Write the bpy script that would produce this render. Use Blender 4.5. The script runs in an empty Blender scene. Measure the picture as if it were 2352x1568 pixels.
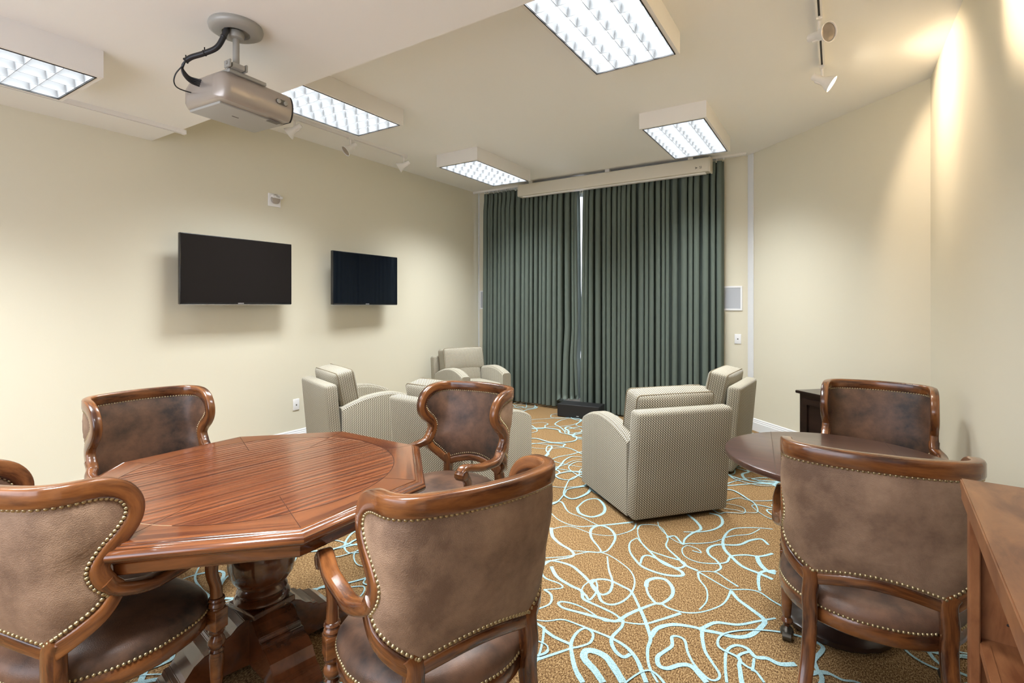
import bpy, math, random
from mathutils import Vector, Matrix
random.seed(7)
sc = bpy.context.scene
COL = sc.collection
PI = math.pi
R = math.radians

# ------------------------------------------------------------------ camera
CAMH = 1.45
YAW = R(32.34)
cd = bpy.data.cameras.new('camera')
cam = bpy.data.objects.new('camera', cd)
COL.objects.link(cam)
cam.location = (0, 0, CAMH)
cam.rotation_euler = (PI/2, 0, YAW)
cd.sensor_width = 36.0
cd.lens = 36.0*1175.0/2352.0
cd.shift_y = -84.0/2352.0
cd.clip_start = 0.02
sc.camera = cam

# ------------------------------------------------------------------ view, world
vs = sc.view_settings
vs.view_transform = 'Standard'
vs.look = 'None'
vs.gamma = 1.0
vs.use_curve_mapping = False
vs.exposure = 1.18
w = bpy.data.worlds.new('daylight')
sc.world = w
w.use_nodes = True
wb = w.node_tree.nodes['Background']
wb.inputs[0].default_value = (0.84, 0.88, 1.0, 1)
wb.inputs[1].default_value = 2.2

# light strengths used by the lamps below
TROFFER_W = 36.0
GLOW = 0.70
TROFFER_RGB = (0.94, 0.98, 1.0)
WARM_RGB = (1.0, 0.78, 0.56)
SPOT_W = 50.0

# ------------------------------------------------------------------ materials
def new_mat(name):
    m = bpy.data.materials.new(name)
    m.use_nodes = True
    nt = m.node_tree
    return m, nt, nt.nodes['Principled BSDF']

def L(nt, a, b): nt.links.new(a, b)

def N(nt, typ, **kw):
    n = nt.nodes.new(typ)
    for k, v in kw.items():
        if k in n.inputs: n.inputs[k].default_value = v
        else: setattr(n, k, v)
    return n

def plain(name, rgb, rough=0.5, metal=0.0, coat=0.0, spec=0.5, bump=0.0, bscale=300.0, vary=0.0, vscale=3.0):
    m, nt, p = new_mat(name)
    p.inputs['Base Color'].default_value = (*rgb, 1)
    p.inputs['Roughness'].default_value = rough
    p.inputs['Metallic'].default_value = metal
    p.inputs['Coat Weight'].default_value = coat
    p.inputs['Coat Roughness'].default_value = 0.08
    p.inputs['Specular IOR Level'].default_value = spec
    tc = N(nt, 'ShaderNodeTexCoord')
    if vary:
        n = N(nt, 'ShaderNodeTexNoise', Scale=vscale, Detail=4.0)
        L(nt, tc.outputs['Object'], n.inputs['Vector'])
        mx = N(nt, 'ShaderNodeMix', data_type='RGBA')
        mx.inputs[6].default_value = (*[c*(1-vary) for c in rgb], 1)
        mx.inputs[7].default_value = (*[min(1, c*(1+vary)) for c in rgb], 1)
        L(nt, n.outputs['Fac'], mx.inputs[0])
        L(nt, mx.outputs[2], p.inputs['Base Color'])
    if bump:
        n = N(nt, 'ShaderNodeTexNoise', Scale=bscale, Detail=2.0)
        L(nt, tc.outputs['Object'], n.inputs['Vector'])
        b = N(nt, 'ShaderNodeBump', Strength=bump, Distance=0.002)
        L(nt, n.outputs['Fac'], b.inputs['Height'])
        L(nt, b.outputs['Normal'], p.inputs['Normal'])
    return m

def ramp(nt, stops):
    r = N(nt, 'ShaderNodeValToRGB')
    e = r.color_ramp.elements
    e[0].position, e[0].color = stops[0][0], (*stops[0][1], 1)
    e[1].position, e[1].color = stops[-1][0], (*stops[-1][1], 1)
    for pos, c in stops[1:-1]:
        x = e.new(pos); x.color = (*c, 1)
    return r

def wood(name, dark, light, rough=0.22, coat=0.6, coord='UV', sx=2.0, sy=26.0, figure=0.25, bump=0.06, ripple=0.0):
    """grain runs along the U axis of the texture"""
    m, nt, p = new_mat(name)
    tc = N(nt, 'ShaderNodeTexCoord')
    mp = N(nt, 'ShaderNodeMapping')
    mp.inputs['Scale'].default_value = (sx, sy, sy)
    L(nt, tc.outputs[coord], mp.inputs['Vector'])
    n = N(nt, 'ShaderNodeTexNoise', Scale=1.6, Detail=6.0, Roughness=0.6, Distortion=0.4)
    L(nt, mp.outputs['Vector'], n.inputs['Vector'])
    n2 = N(nt, 'ShaderNodeTexNoise', Scale=3.0, Detail=2.0)
    L(nt, tc.outputs[coord], n2.inputs['Vector'])
    ad = N(nt, 'ShaderNodeMath', operation='MULTIPLY_ADD')
    L(nt, n2.outputs['Fac'], ad.inputs[0]); ad.inputs[1].default_value = figure
    L(nt, n.outputs['Fac'], ad.inputs[2])
    rp = ramp(nt, [(0.36+figure/2, dark), (0.50+figure/2, [(a+b)/2 for a, b in zip(dark, light)]), (0.68+figure/2, light)])
    L(nt, ad.outputs[0], rp.inputs[0])
    L(nt, rp.outputs[0], p.inputs['Base Color'])
    p.inputs['Roughness'].default_value = rough
    p.inputs['Coat Weight'].default_value = coat
    p.inputs['Coat Roughness'].default_value = 0.1
    b = N(nt, 'ShaderNodeBump', Strength=bump, Distance=0.004)
    L(nt, n.outputs['Fac'], b.inputs['Height'])
    L(nt, b.outputs['Normal'], p.inputs['Normal'])
    if ripple:                       # ribbon figure: bands that follow the grain
        m3 = N(nt, 'ShaderNodeMapping'); m3.inputs['Scale'].default_value = (0.22, 1.0, 1.0)
        L(nt, tc.outputs[coord], m3.inputs['Vector'])
        wv = N(nt, 'ShaderNodeTexWave', Scale=9.5, Distortion=2.6, Detail=2.0)
        wv.bands_direction = 'Y'; wv.inputs['Detail Scale'].default_value = 1.6
        L(nt, m3.outputs['Vector'], wv.inputs['Vector'])
        b2 = N(nt, 'ShaderNodeBump', Strength=ripple, Distance=0.003)
        L(nt, wv.outputs['Fac'], b2.inputs['Height']); L(nt, b.outputs['Normal'], b2.inputs['Normal'])
        L(nt, b2.outputs['Normal'], p.inputs['Normal']); L(nt, b2.outputs['Normal'], p.inputs['Coat Normal'])
        mr = N(nt, 'ShaderNodeMapRange'); mr.inputs[3].default_value = 0.80; mr.inputs[4].default_value = 1.22
        L(nt, wv.outputs['Fac'], mr.inputs[0])
        mu = N(nt, 'ShaderNodeVectorMath', operation='SCALE')
        L(nt, rp.outputs[0], mu.inputs[0]); L(nt, mr.outputs[0], mu.inputs['Scale'])
        L(nt, mu.outputs[0], p.inputs['Base Color'])
    return m

def leather(name, c1, c2, rough, pebble=0.5, spec=0.4):
    m, nt, p = new_mat(name)
    tc = N(nt, 'ShaderNodeTexCoord')
    n = N(nt, 'ShaderNodeTexNoise', Scale=5.0, Detail=5.0, Roughness=0.65)
    L(nt, tc.outputs['Object'], n.inputs['Vector'])
    rp = ramp(nt, [(0.36, c1), (0.5, [(a+b)/2 for a, b in zip(c1, c2)]), (0.64, c2)])
    L(nt, n.outputs['Fac'], rp.inputs[0])
    L(nt, rp.outputs[0], p.inputs['Base Color'])
    p.inputs['Roughness'].default_value = rough
    p.inputs['Specular IOR Level'].default_value = spec
    v = N(nt, 'ShaderNodeTexVoronoi', Scale=340.0)
    L(nt, tc.outputs['Object'], v.inputs['Vector'])
    b = N(nt, 'ShaderNodeBump', Strength=pebble, Distance=0.0016)
    L(nt, v.outputs['Distance'], b.inputs['Height'])
    L(nt, b.outputs['Normal'], p.inputs['Normal'])
    return m

def tweed(name, dark, mid, light):
    """dotted basket weave: one light knot every 19 x 16 mm, dark ones between"""
    m, nt, p = new_mat(name)
    tc = N(nt, 'ShaderNodeTexCoord')
    sp = N(nt, 'ShaderNodeSeparateXYZ')
    L(nt, tc.outputs['UV'], sp.inputs[0])
    def cosn(out, period):
        a = N(nt, 'ShaderNodeMath', operation='MULTIPLY'); L(nt, out, a.inputs[0]); a.inputs[1].default_value = 2*PI/period
        c = N(nt, 'ShaderNodeMath', operation='COSINE'); L(nt, a.outputs[0], c.inputs[0]); return c
    cu = cosn(sp.outputs[0], 0.019); cv = cosn(sp.outputs[1], 0.016)
    pr = N(nt, 'ShaderNodeMath', operation='MULTIPLY'); L(nt, cu.outputs[0], pr.inputs[0]); L(nt, cv.outputs[0], pr.inputs[1])
    ad = N(nt, 'ShaderNodeMath', operation='MULTIPLY_ADD'); L(nt, cu.outputs[0], ad.inputs[0]); ad.inputs[1].default_value = 0.25; L(nt, pr.outputs[0], ad.inputs[2])
    mr = N(nt, 'ShaderNodeMapRange'); mr.inputs[1].default_value = -1.1; mr.inputs[2].default_value = 1.1
    L(nt, ad.outputs[0], mr.inputs[0])
    rp = ramp(nt, [(0.18, dark), (0.45, mid), (0.85, light)])
    L(nt, mr.outputs[0], rp.inputs[0])
    L(nt, rp.outputs[0], p.inputs['Base Color'])
    p.inputs['Roughness'].default_value = 0.95
    p.inputs['Specular IOR Level'].default_value = 0.15
    p.inputs['Sheen Weight'].default_value = 0.15
    b = N(nt, 'ShaderNodeBump', Strength=0.5, Distance=0.002)
    L(nt, mr.outputs[0], b.inputs['Height'])
    L(nt, b.outputs['Normal'], p.inputs['Normal'])
    return m

def carpet_mat():
    m, nt, p = new_mat('carpet_brown')
    tc = N(nt, 'ShaderNodeTexCoord')
    mp = N(nt, 'ShaderNodeMapping'); mp.inputs['Scale'].default_value = (1.0, 0.45, 1.0)
    mp.inputs['Rotation'].default_value = (0, 0, R(8))
    L(nt, tc.outputs['Object'], mp.inputs['Vector'])
    n = N(nt, 'ShaderNodeTexNoise', Scale=210.0, Detail=2.5, Roughness=0.7)
    L(nt, mp.outputs['Vector'], n.inputs['Vector'])
    rp = ramp(nt, [(0.36, (0.070, 0.036, 0.015)), (0.5, (0.22, 0.128, 0.056)), (0.64, (0.45, 0.31, 0.155))])
    L(nt, n.outputs['Fac'], rp.inputs[0]); L(nt, rp.outputs[0], p.inputs['Base Color'])
    p.inputs['Roughness'].default_value = 1.0
    p.inputs['Specular IOR Level'].default_value = 0.05
    b = N(nt, 'ShaderNodeBump', Strength=0.5, Distance=0.004)
    L(nt, n.outputs['Fac'], b.inputs['Height']); L(nt, b.outputs['Normal'], p.inputs['Normal'])
    m2, nt, p = new_mat('carpet_blue_yarn')
    tc = N(nt, 'ShaderNodeTexCoord')
    n = N(nt, 'ShaderNodeTexNoise', Scale=260.0, Detail=2.0)
    L(nt, tc.outputs['Object'], n.inputs['Vector'])
    rp = ramp(nt, [(0.3, (0.20, 0.34, 0.36)), (0.65, (0.44, 0.62, 0.65))])
    L(nt, n.outputs['Fac'], rp.inputs[0]); L(nt, rp.outputs[0], p.inputs['Base Color'])
    p.inputs['Roughness'].default_value = 1.0
    p.inputs['Specular IOR Level'].default_value = 0.05
    return m, m2

def emis(name, rgb, s):
    m, nt, p = new_mat(name)
    p.inputs['Base Color'].default_value = (0.8, 0.8, 0.8, 1)
    p.inputs['Emission Color'].default_value = (*rgb, 1)
    p.inputs['Emission Strength'].default_value = s
    return m

M = {}
M['wall'] = plain('wall_paint', (0.73, 0.688, 0.556), 0.85, spec=0.2, bump=0.12, bscale=220)
M['wallback'] = M['wall']
M['ceil'] = plain('ceiling_paint', (0.87, 0.855, 0.82), 0.9, spec=0.2, bump=0.1, bscale=260)
M['white'] = plain('white_gloss_trim', (0.82, 0.83, 0.85), 0.35)
M['housing'] = plain('fixture_white', (0.82, 0.80, 0.77), 0.6)
M['black'] = plain('black_edge', (0.012, 0.012, 0.013), 0.45)
M['louver'] = plain('louver_aluminium', (0.17, 0.175, 0.18), 0.35, spec=0.3)
M['glow'] = emis('tube_glow', (0.93, 0.97, 1.0), GLOW)
M['bulb'] = emis('bulb_glow', (1.0, 0.86, 0.62), 14.0)
M['lamp_glass'] = plain('unlit_lamp_glass', (0.42, 0.36, 0.31), 0.15, metal=0.6)
M['carpet'], M['yarn'] = carpet_mat()
M['tweed'] = tweed('dotted_tweed', (0.055, 0.042, 0.026), (0.205, 0.178, 0.130), (0.72, 0.68, 0.56))
M['piping'] = plain('tweed_piping', (0.22, 0.18, 0.12), 0.9)
M['frame_wood'] = wood('chair_wood', (0.050, 0.014, 0.005), (0.255, 0.092, 0.026), rough=0.25, coat=0.5, sx=3, sy=16)
M['suede'] = leather('outer_leather', (0.165, 0.098, 0.063), (0.36, 0.235, 0.155), 0.6)
M['hide'] = leather('inner_leather', (0.036, 0.026, 0.023), (0.175, 0.092, 0.056), 0.40, pebble=0.2)
M['nail'] = plain('antique_nail', (0.42, 0.34, 0.20), 0.32, metal=0.9)
M['caster'] = plain('caster_bronze', (0.10, 0.09, 0.075), 0.3, metal=0.8)
M['mahog'] = wood('mahogany_top', (0.075, 0.014, 0.005), (0.26, 0.072, 0.021), rough=0.20, coat=0.7, sx=0.8, sy=34.0, figure=0.10, bump=0.25, ripple=0.16)
M['mahog_border'] = wood('mahogany_border', (0.085, 0.018, 0.006), (0.25, 0.075, 0.022), rough=0.2, coat=0.7, sx=1.2, sy=20.0, figure=0.1, bump=0.05)
M['mahog_edge'] = wood('mahogany_edge', (0.050, 0.013, 0.005), (0.235, 0.075, 0.022), rough=0.2, coat=0.8, sx=2, sy=22)
M['seam'] = plain('dark_seam', (0.03, 0.008, 0.004), 0.3)
M['inlay'] = plain('worn_inlay_line', (0.55, 0.33, 0.20), 0.3)
M['pedestal'] = wood('pedestal_wood', (0.030, 0.010, 0.005), (0.15, 0.048, 0.017), rough=0.2, coat=0.7, coord='Object', sx=4, sy=4)
M['darktop'] = wood('dark_round_top', (0.040, 0.016, 0.011), (0.085, 0.034, 0.022), rough=0.28, coat=0.35, coord='Object', sx=2, sy=22, bump=0.02)
M['espresso'] = wood('espresso_wood', (0.012, 0.006, 0.005), (0.030, 0.014, 0.010), rough=0.3, coat=0.4, coord='Object', sx=2, sy=12, bump=0.02)
M['cherry'] = wood('cherry_bookcase', (0.14, 0.045, 0.016), (0.34, 0.145, 0.058), rough=0.35, coat=0.25, coord='Object', sx=9, sy=3, figure=0.4, bump=0.02)
M['curtain'] = plain('green_curtain', (0.122, 0.150, 0.129), 0.85, spec=0.25, bump=0.15, bscale=500)
M['tvglass_matte'] = plain('matte_screen', (0.011, 0.009, 0.009), 0.4, spec=0.18)
M['tvglass'] = plain('glossy_screen', (0.004, 0.006, 0.012), 0.05, spec=0.7)
M['tvbezel'] = plain('tv_bezel', (0.012, 0.012, 0.014), 0.18, spec=0.6)
M['chromeline'] = plain('tv_lower_edge', (0.5, 0.5, 0.5), 0.2, metal=0.7)
M['screenbox'] = plain('screen_housing', (0.66, 0.62, 0.53), 0.45)
M['projbody'] = plain('projector_champagne', (0.42, 0.375, 0.335), 0.32, metal=0.45)
M['projbase'] = plain('projector_grey_base', (0.40, 0.40, 0.37), 0.5)
M['mountgrey'] = plain('mount_grey', (0.36, 0.355, 0.33), 0.45, metal=0.2)
M['cable'] = plain('cable_black', (0.014, 0.015, 0.019), 0.4)
M['yellow'] = plain('cable_yellow', (0.65, 0.35, 0.04), 0.5)
M['red'] = plain('cable_red', (0.35, 0.04, 0.03), 0.5)
M['grille'] = plain('speaker_grille', (0.48, 0.50, 0.54), 0.7, bump=0.3, bscale=900)
M['plate'] = plain('white_plastic', (0.85, 0.85, 0.86), 0.35)
M['graytext'] = plain('dark_lettering', (0.12, 0.11, 0.09), 0.5)
M['whitetext'] = plain('silver_lettering', (0.7, 0.7, 0.7), 0.4)
M['speakerblack'] = plain('speaker_black', (0.010, 0.010, 0.011), 0.5)
gm, nt, p = new_mat('window_glass')
p.inputs['Base Color'].default_value = (1, 1, 1, 1); p.inputs['Roughness'].default_value = 0.0
p.inputs['Transmission Weight'].default_value = 1.0; p.inputs['IOR'].default_value = 1.02
M['glass'] = gm

# ------------------------------------------------------------------ mesh tools
class MB:
    def __init__(s): s.v = []; s.f = []; s.m = []; s.uv = []
    def add(s, verts, faces, mat=0, uvs=None):
        o = len(s.v)
        s.v += [tuple(x) for x in verts]
        for i, f in enumerate(faces):
            s.f.append([o+k for k in f]); s.m.append(mat)
            s.uv.append(uvs[i] if uvs else None)
        return s
    def box(s, x0, x1, y0, y1, z0, z1, mat=0, T=None):
        v = [Vector((x, y, z)) for z in (z0, z1) for y in (y0, y1) for x in (x0, x1)]
        if T: v = [T @ a for a in v]
        return s.add(v, [(0, 2, 3, 1), (4, 5, 7, 6), (0, 1, 5, 4), (2, 6, 7, 3), (0, 4, 6, 2), (1, 3, 7, 5)], mat)
    def rbox(s, hx, hy, hz, r, T=None, mat=0, n=4, bulge=(0, 0, 0), uvscale=True):
        """box with rounded edges, half sizes h, optional pillow bulge; box-mapped uv in metres"""
        H = (hx, hy, hz)
        r = min(r, hx, hy, hz)*0.999
        def ax(h):
            a = [-h, -h+r*.35, -h+r]
            for i in range(1, n): a.append(-(h-r)+2*(h-r)*i/n)
            return a+[h-r, h-r*.35, h]
        A = [ax(h) for h in H]
        for d in range(3):
            for sg in (-1, 1):
                i, j = (d+1) % 3, (d+2) % 3
                vs_, fs, uvs = [], [], []
                ni, nj = len(A[i]), len(A[j])
                flat = []
                for a in A[i]:
                    for b in A[j]:
                        q = [0, 0, 0]; q[d] = sg*H[d]; q[i] = a; q[j] = b
                        inn = [max(-(H[k]-r), min(H[k]-r, q[k])) for k in range(3)]
                        dv = Vector(q)-Vector(inn)
                        pt = Vector(inn)+dv.normalized()*r
                        for k in range(3):
                            if bulge[k]:
                                ii, jj = (k+1) % 3, (k+2) % 3
                                g = max(0, 1-(pt[ii]/H[ii])**2)*max(0, 1-(pt[jj]/H[jj])**2)
                                pt[k] += bulge[k]*g*(pt[k]/H[k])
                        flat.append((a, b)); vs_.append(T @ pt if T else pt)
                for a in range(ni-1):
                    for b in range(nj-1):
                        k = [a*nj+b, (a+1)*nj+b, (a+1)*nj+b+1, a*nj+b+1]
                        if sg < 0: k = k[::-1]
                        fs.append(k)
                        # put the "vertical" axis of the cloth on v
                        if d == 0: uvs.append([(flat[t][0], flat[t][1]) for t in k])
                        elif d == 1: uvs.append([(flat[t][1], flat[t][0]) for t in k])
                        else: uvs.append([(flat[t][0], flat[t][1]) for t in k])
                s.add(vs_, fs, mat, uvs)
        return s
    def lathe(s, prof, n=32, T=None, mat=0, cap=True, phase=0.0, flute=0, famp=0.0):
        vs_ = []
        for (r_, z) in prof:
            for k in range(n):
                a = 2*PI*k/n+phase
                rr = r_*(1+(famp*math.cos(flute*a) if flute else 0))
                q = Vector((rr*math.cos(a), rr*math.sin(a), z))
                vs_.append(T @ q if T else q)
        fs = []; uvs = []
        for i in range(len(prof)-1):
            for k in range(n):
                k2 = (k+1) % n
                fs.append((i*n+k, i*n+k2, (i+1)*n+k2, (i+1)*n+k))
                rr = max(prof[i][0], .02)
                uvs.append([(k/n*2*PI*rr, i*.01), ((k+1)/n*2*PI*rr, i*.01), ((k+1)/n*2*PI*rr, i*.01+.01), (k/n*2*PI*rr, i*.01+.01)])
        if cap:
            fs.append(tuple(range(n))[::-1]); uvs.append([(0, 0)]*n)
            m0 = (len(prof)-1)*n
            fs.append(tuple(range(m0, m0+n))); uvs.append([(0, 0)]*n)
        return s.add(vs_, fs, mat, uvs)
    def sweep(s, pts, A, B, prof, mat=0, closed=False, scale=None, cap=True):
        """prof: list of (a,b); A,B: per-point cross axes; scale: per point (sa,sb)"""
        n = len(prof); vs_ = []; L_ = [0]
        for i in range(1, len(pts)): L_.append(L_[-1]+(pts[i]-pts[i-1]).length)
        for i, p_ in enumerate(pts):
            sa, sb = scale[i] if scale else (1, 1)
            for (a, b) in prof: vs_.append(p_+A[i]*a*sa+B[i]*b*sb)
        per = [0]
        for k in range(n):
            a, b = prof[k], prof[(k+1) % n]; per.append(per[-1]+math.hypot(a[0]-b[0], a[1]-b[1]))
        fs, uvs = [], []
        m_ = len(pts)
        for i in range(m_ if closed else m_-1):
            i2 = (i+1) % m_
            l0 = L_[i]; l1 = L_[i2] if i2 else L_[i]+(pts[0]-pts[-1]).length
            for k in range(n):
                k2 = (k+1) % n
                fs.append((i*n+k, i*n+k2, i2*n+k2, i2*n+k))
                uvs.append([(l0, per[k]), (l0, per[k+1]), (l1, per[k+1]), (l1, per[k])])
        if cap and not closed:
            fs.append(tuple(range(n))[::-1]); uvs.append([(0, 0)]*n)
            fs.append(tuple(range((m_-1)*n, m_*n))); uvs.append([(0, 0)]*n)
        return s.add(vs_, fs, mat, uvs)
    def tube(s, pts, rad, n=8, mat=0, cap=True):
        pts = [Vector(p_) for p_ in pts]
        rads = rad if isinstance(rad, (list, tuple)) else [rad]*len(pts)
        A, B = frames(pts)
        prof = [(math.cos(2*PI*k/n), math.sin(2*PI*k/n)) for k in range(n)]
        return s.sweep(pts, A, B, prof, mat, scale=[(r_, r_) for r_ in rads], cap=cap)
    def build(s, name, mats, parent=None, smooth=False, fixn=True, angle=40, bevel=0):
        me = bpy.data.meshes.new(name)
        me.from_pydata(s.v, [], s.f)
        if not isinstance(mats, (list, tuple)): mats = [mats]
        for m_ in mats: me.materials.append(M[m_] if isinstance(m_, str) else m_)
        me.polygons.foreach_set('material_index', s.m)
        if any(u for u in s.uv):
            ul = me.uv_layers.new(name='UVMap')
            i = 0
            for pi, f in enumerate(s.f):
                u = s.uv[pi]
                for k in range(len(f)):
                    ul.data[i].uv = u[k] if u else (s.v[f[k]][0], s.v[f[k]][2])
                    i += 1
        me.update()
        if fixn:
            import bmesh
            bm = bmesh.new(); bm.from_mesh(me)
            bmesh.ops.remove_doubles(bm, verts=bm.verts, dist=1e-5)
            bmesh.ops.recalc_face_normals(bm, faces=bm.faces)
            if bevel:
                es = [e for e in bm.edges if len(e.link_faces) == 2 and e.calc_face_angle(0) > R(35)]
                bmesh.ops.bevel(bm, geom=es, offset=bevel, segments=2, affect='EDGES', clamp_overlap=True)
            bm.to_mesh(me); bm.free()
        if smooth:
            me.polygons.foreach_set('use_smooth', [True]*len(me.polygons))
            try: me.set_sharp_from_angle(angle=R(angle))
            except Exception: pass
        o = bpy.data.objects.new(name, me)
        COL.objects.link(o)
        if parent: o.parent = parent
        return o

def frames(pts, up=Vector((0, 0, 1))):
    A, B = [], []
    prev = None
    for i in range(len(pts)):
        t = (pts[min(i+1, len(pts)-1)]-pts[max(i-1, 0)]).normalized()
        if prev is None:
            a = t.cross(up)
            if a.length < 1e-3: a = t.cross(Vector((1, 0, 0)))
            a.normalize()
        else:
            a = (prev-t*prev.dot(t)).normalized()
        prev = a
        A.append(a); B.append(t.cross(a).normalized())
    return A, B

def catmull(P, n=8, closed=False):
    P = [Vector(p_) for p_ in P]
    out = []
    m_ = len(P)
    rng = range(m_ if closed else m_-1)
    for i in rng:
        if closed: a, b, c, d = P[(i-1) % m_], P[i], P[(i+1) % m_], P[(i+2) % m_]
        else: a, b, c, d = P[max(i-1, 0)], P[i], P[i+1], P[min(i+2, m_-1)]
        for k in range(n):
            t = k/n
            out.append(0.5*((2*b)+(c-a)*t+(2*a-5*b+4*c-d)*t*t+(3*b-a-3*c+d)*t**3))
    if not closed: out.append(P[-1])
    return out

def rrect(w_, h_, r_, n=3):
    out = []
    for cx, cy, a0 in ((w_/2-r_, h_/2-r_, 0), (-w_/2+r_, h_/2-r_, 90), (-w_/2+r_, -h_/2+r_, 180), (w_/2-r_, -h_/2+r_, 270)):
        for k in range(n+1):
            a = R(a0+90*k/n); out.append((cx+r_*math.cos(a), cy+r_*math.sin(a)))
    return out

def empty(name, loc=(0, 0, 0), rz=0.0):
    o = bpy.data.objects.new(name, None); COL.objects.link(o)
    o.empty_display_size = 0.1
    o.location = loc; o.rotation_euler = (0, 0, rz)
    return o

def tag(o, label=None, cat=None, group=None, kind=None):
    if label: o['label'] = label
    if cat: o['category'] = cat
    if group: o['group'] = group
    if kind: o['kind'] = kind
    return o

def copy_tree(o, parent=None):
    c = o.copy(); COL.objects.link(c)
    if parent: c.parent = parent
    for ch in list(o.children): copy_tree(ch, c)
    return c

def text(name, s, size, mat, parent, T, depth=0.0004):
    cu = bpy.data.curves.new(name, 'FONT'); cu.body = s; cu.size = size; cu.extrude = depth
    cu.align_x = 'CENTER'; cu.align_y = 'CENTER'; cu.resolution_u = 3
    to = bpy.data.objects.new(name+'_tmp', cu); COL.objects.link(to)
    dg = bpy.context.evaluated_depsgraph_get()
    me = bpy.data.meshes.new_from_object(to.evaluated_get(dg))
    bpy.data.objects.remove(to); bpy.data.curves.remove(cu)
    me.name = name
    me.transform(T); me.materials.clear(); me.materials.append(M[mat])
    o = bpy.data.objects.new(name, me); COL.objects.link(o)
    if parent: o.parent = parent
    return o

def struct(o, label=None):
    o['kind'] = 'structure'
    if label: o['label'] = label
    return o

# pixel of the photograph -> point of the floor (used for the carpet's drawn lines)
def floor_at(u, v):
    a = (u-1176)/1175; b = (700-v)/1175
    t = -CAMH/b
    return ((-math.sin(YAW)+a*math.cos(YAW))*t, (math.cos(YAW)+a*math.sin(YAW))*t)

# ------------------------------------------------------------------ room shell
XL, XR, YB, YF = -4.79, 0.62, 6.58, -1.6
ZC, ZS, YS = 3.21, 2.81, 1.99            # ceiling, soffit height, soffit front edge
P45a, P45b = (-0.87, 6.58), (0.62, 5.09)
TH = 0.12

# floor with the drawn loops
fl = MB()
fl.box(XL-TH, XR+TH, YF-TH, YB+TH, -0.1, 0.0, 0)
def ribbon(P2, base, z, closed=False):
    P3 = catmull([(x, y, z) for x, y in P2], 7, closed)
    ph, f1 = random.uniform(0, 6), random.uniform(3.0, 6.0)
    n = len(P3); Lc = 0; vs_ = []
    for i, p_ in enumerate(P3):
        if closed: t = (P3[(i+1) % n]-P3[i-1])
        else: t = (P3[min(i+1, n-1)]-P3[max(i-1, 0)])
        if t.length < 1e-6: t = Vector((1, 0, 0))
        t.normalize(); nr = Vector((-t.y, t.x, 0))
        if i: Lc += (p_-P3[i-1]).length
        p_ = p_+Vector((0, 0, i*2e-6)); wd = base*(1+0.42*math.sin(Lc*f1+ph))*(1+0.06*random.uniform(-1, 1))
        vs_ += [p_+nr*wd/2, p_-nr*wd/2]
    fs = [(2*i, 2*i+1, 2*((i+1) % n)+1, 2*((i+1) % n)) for i in range(n if closed else n-1)]
    fl.add(vs_, fs, 1)
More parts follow.
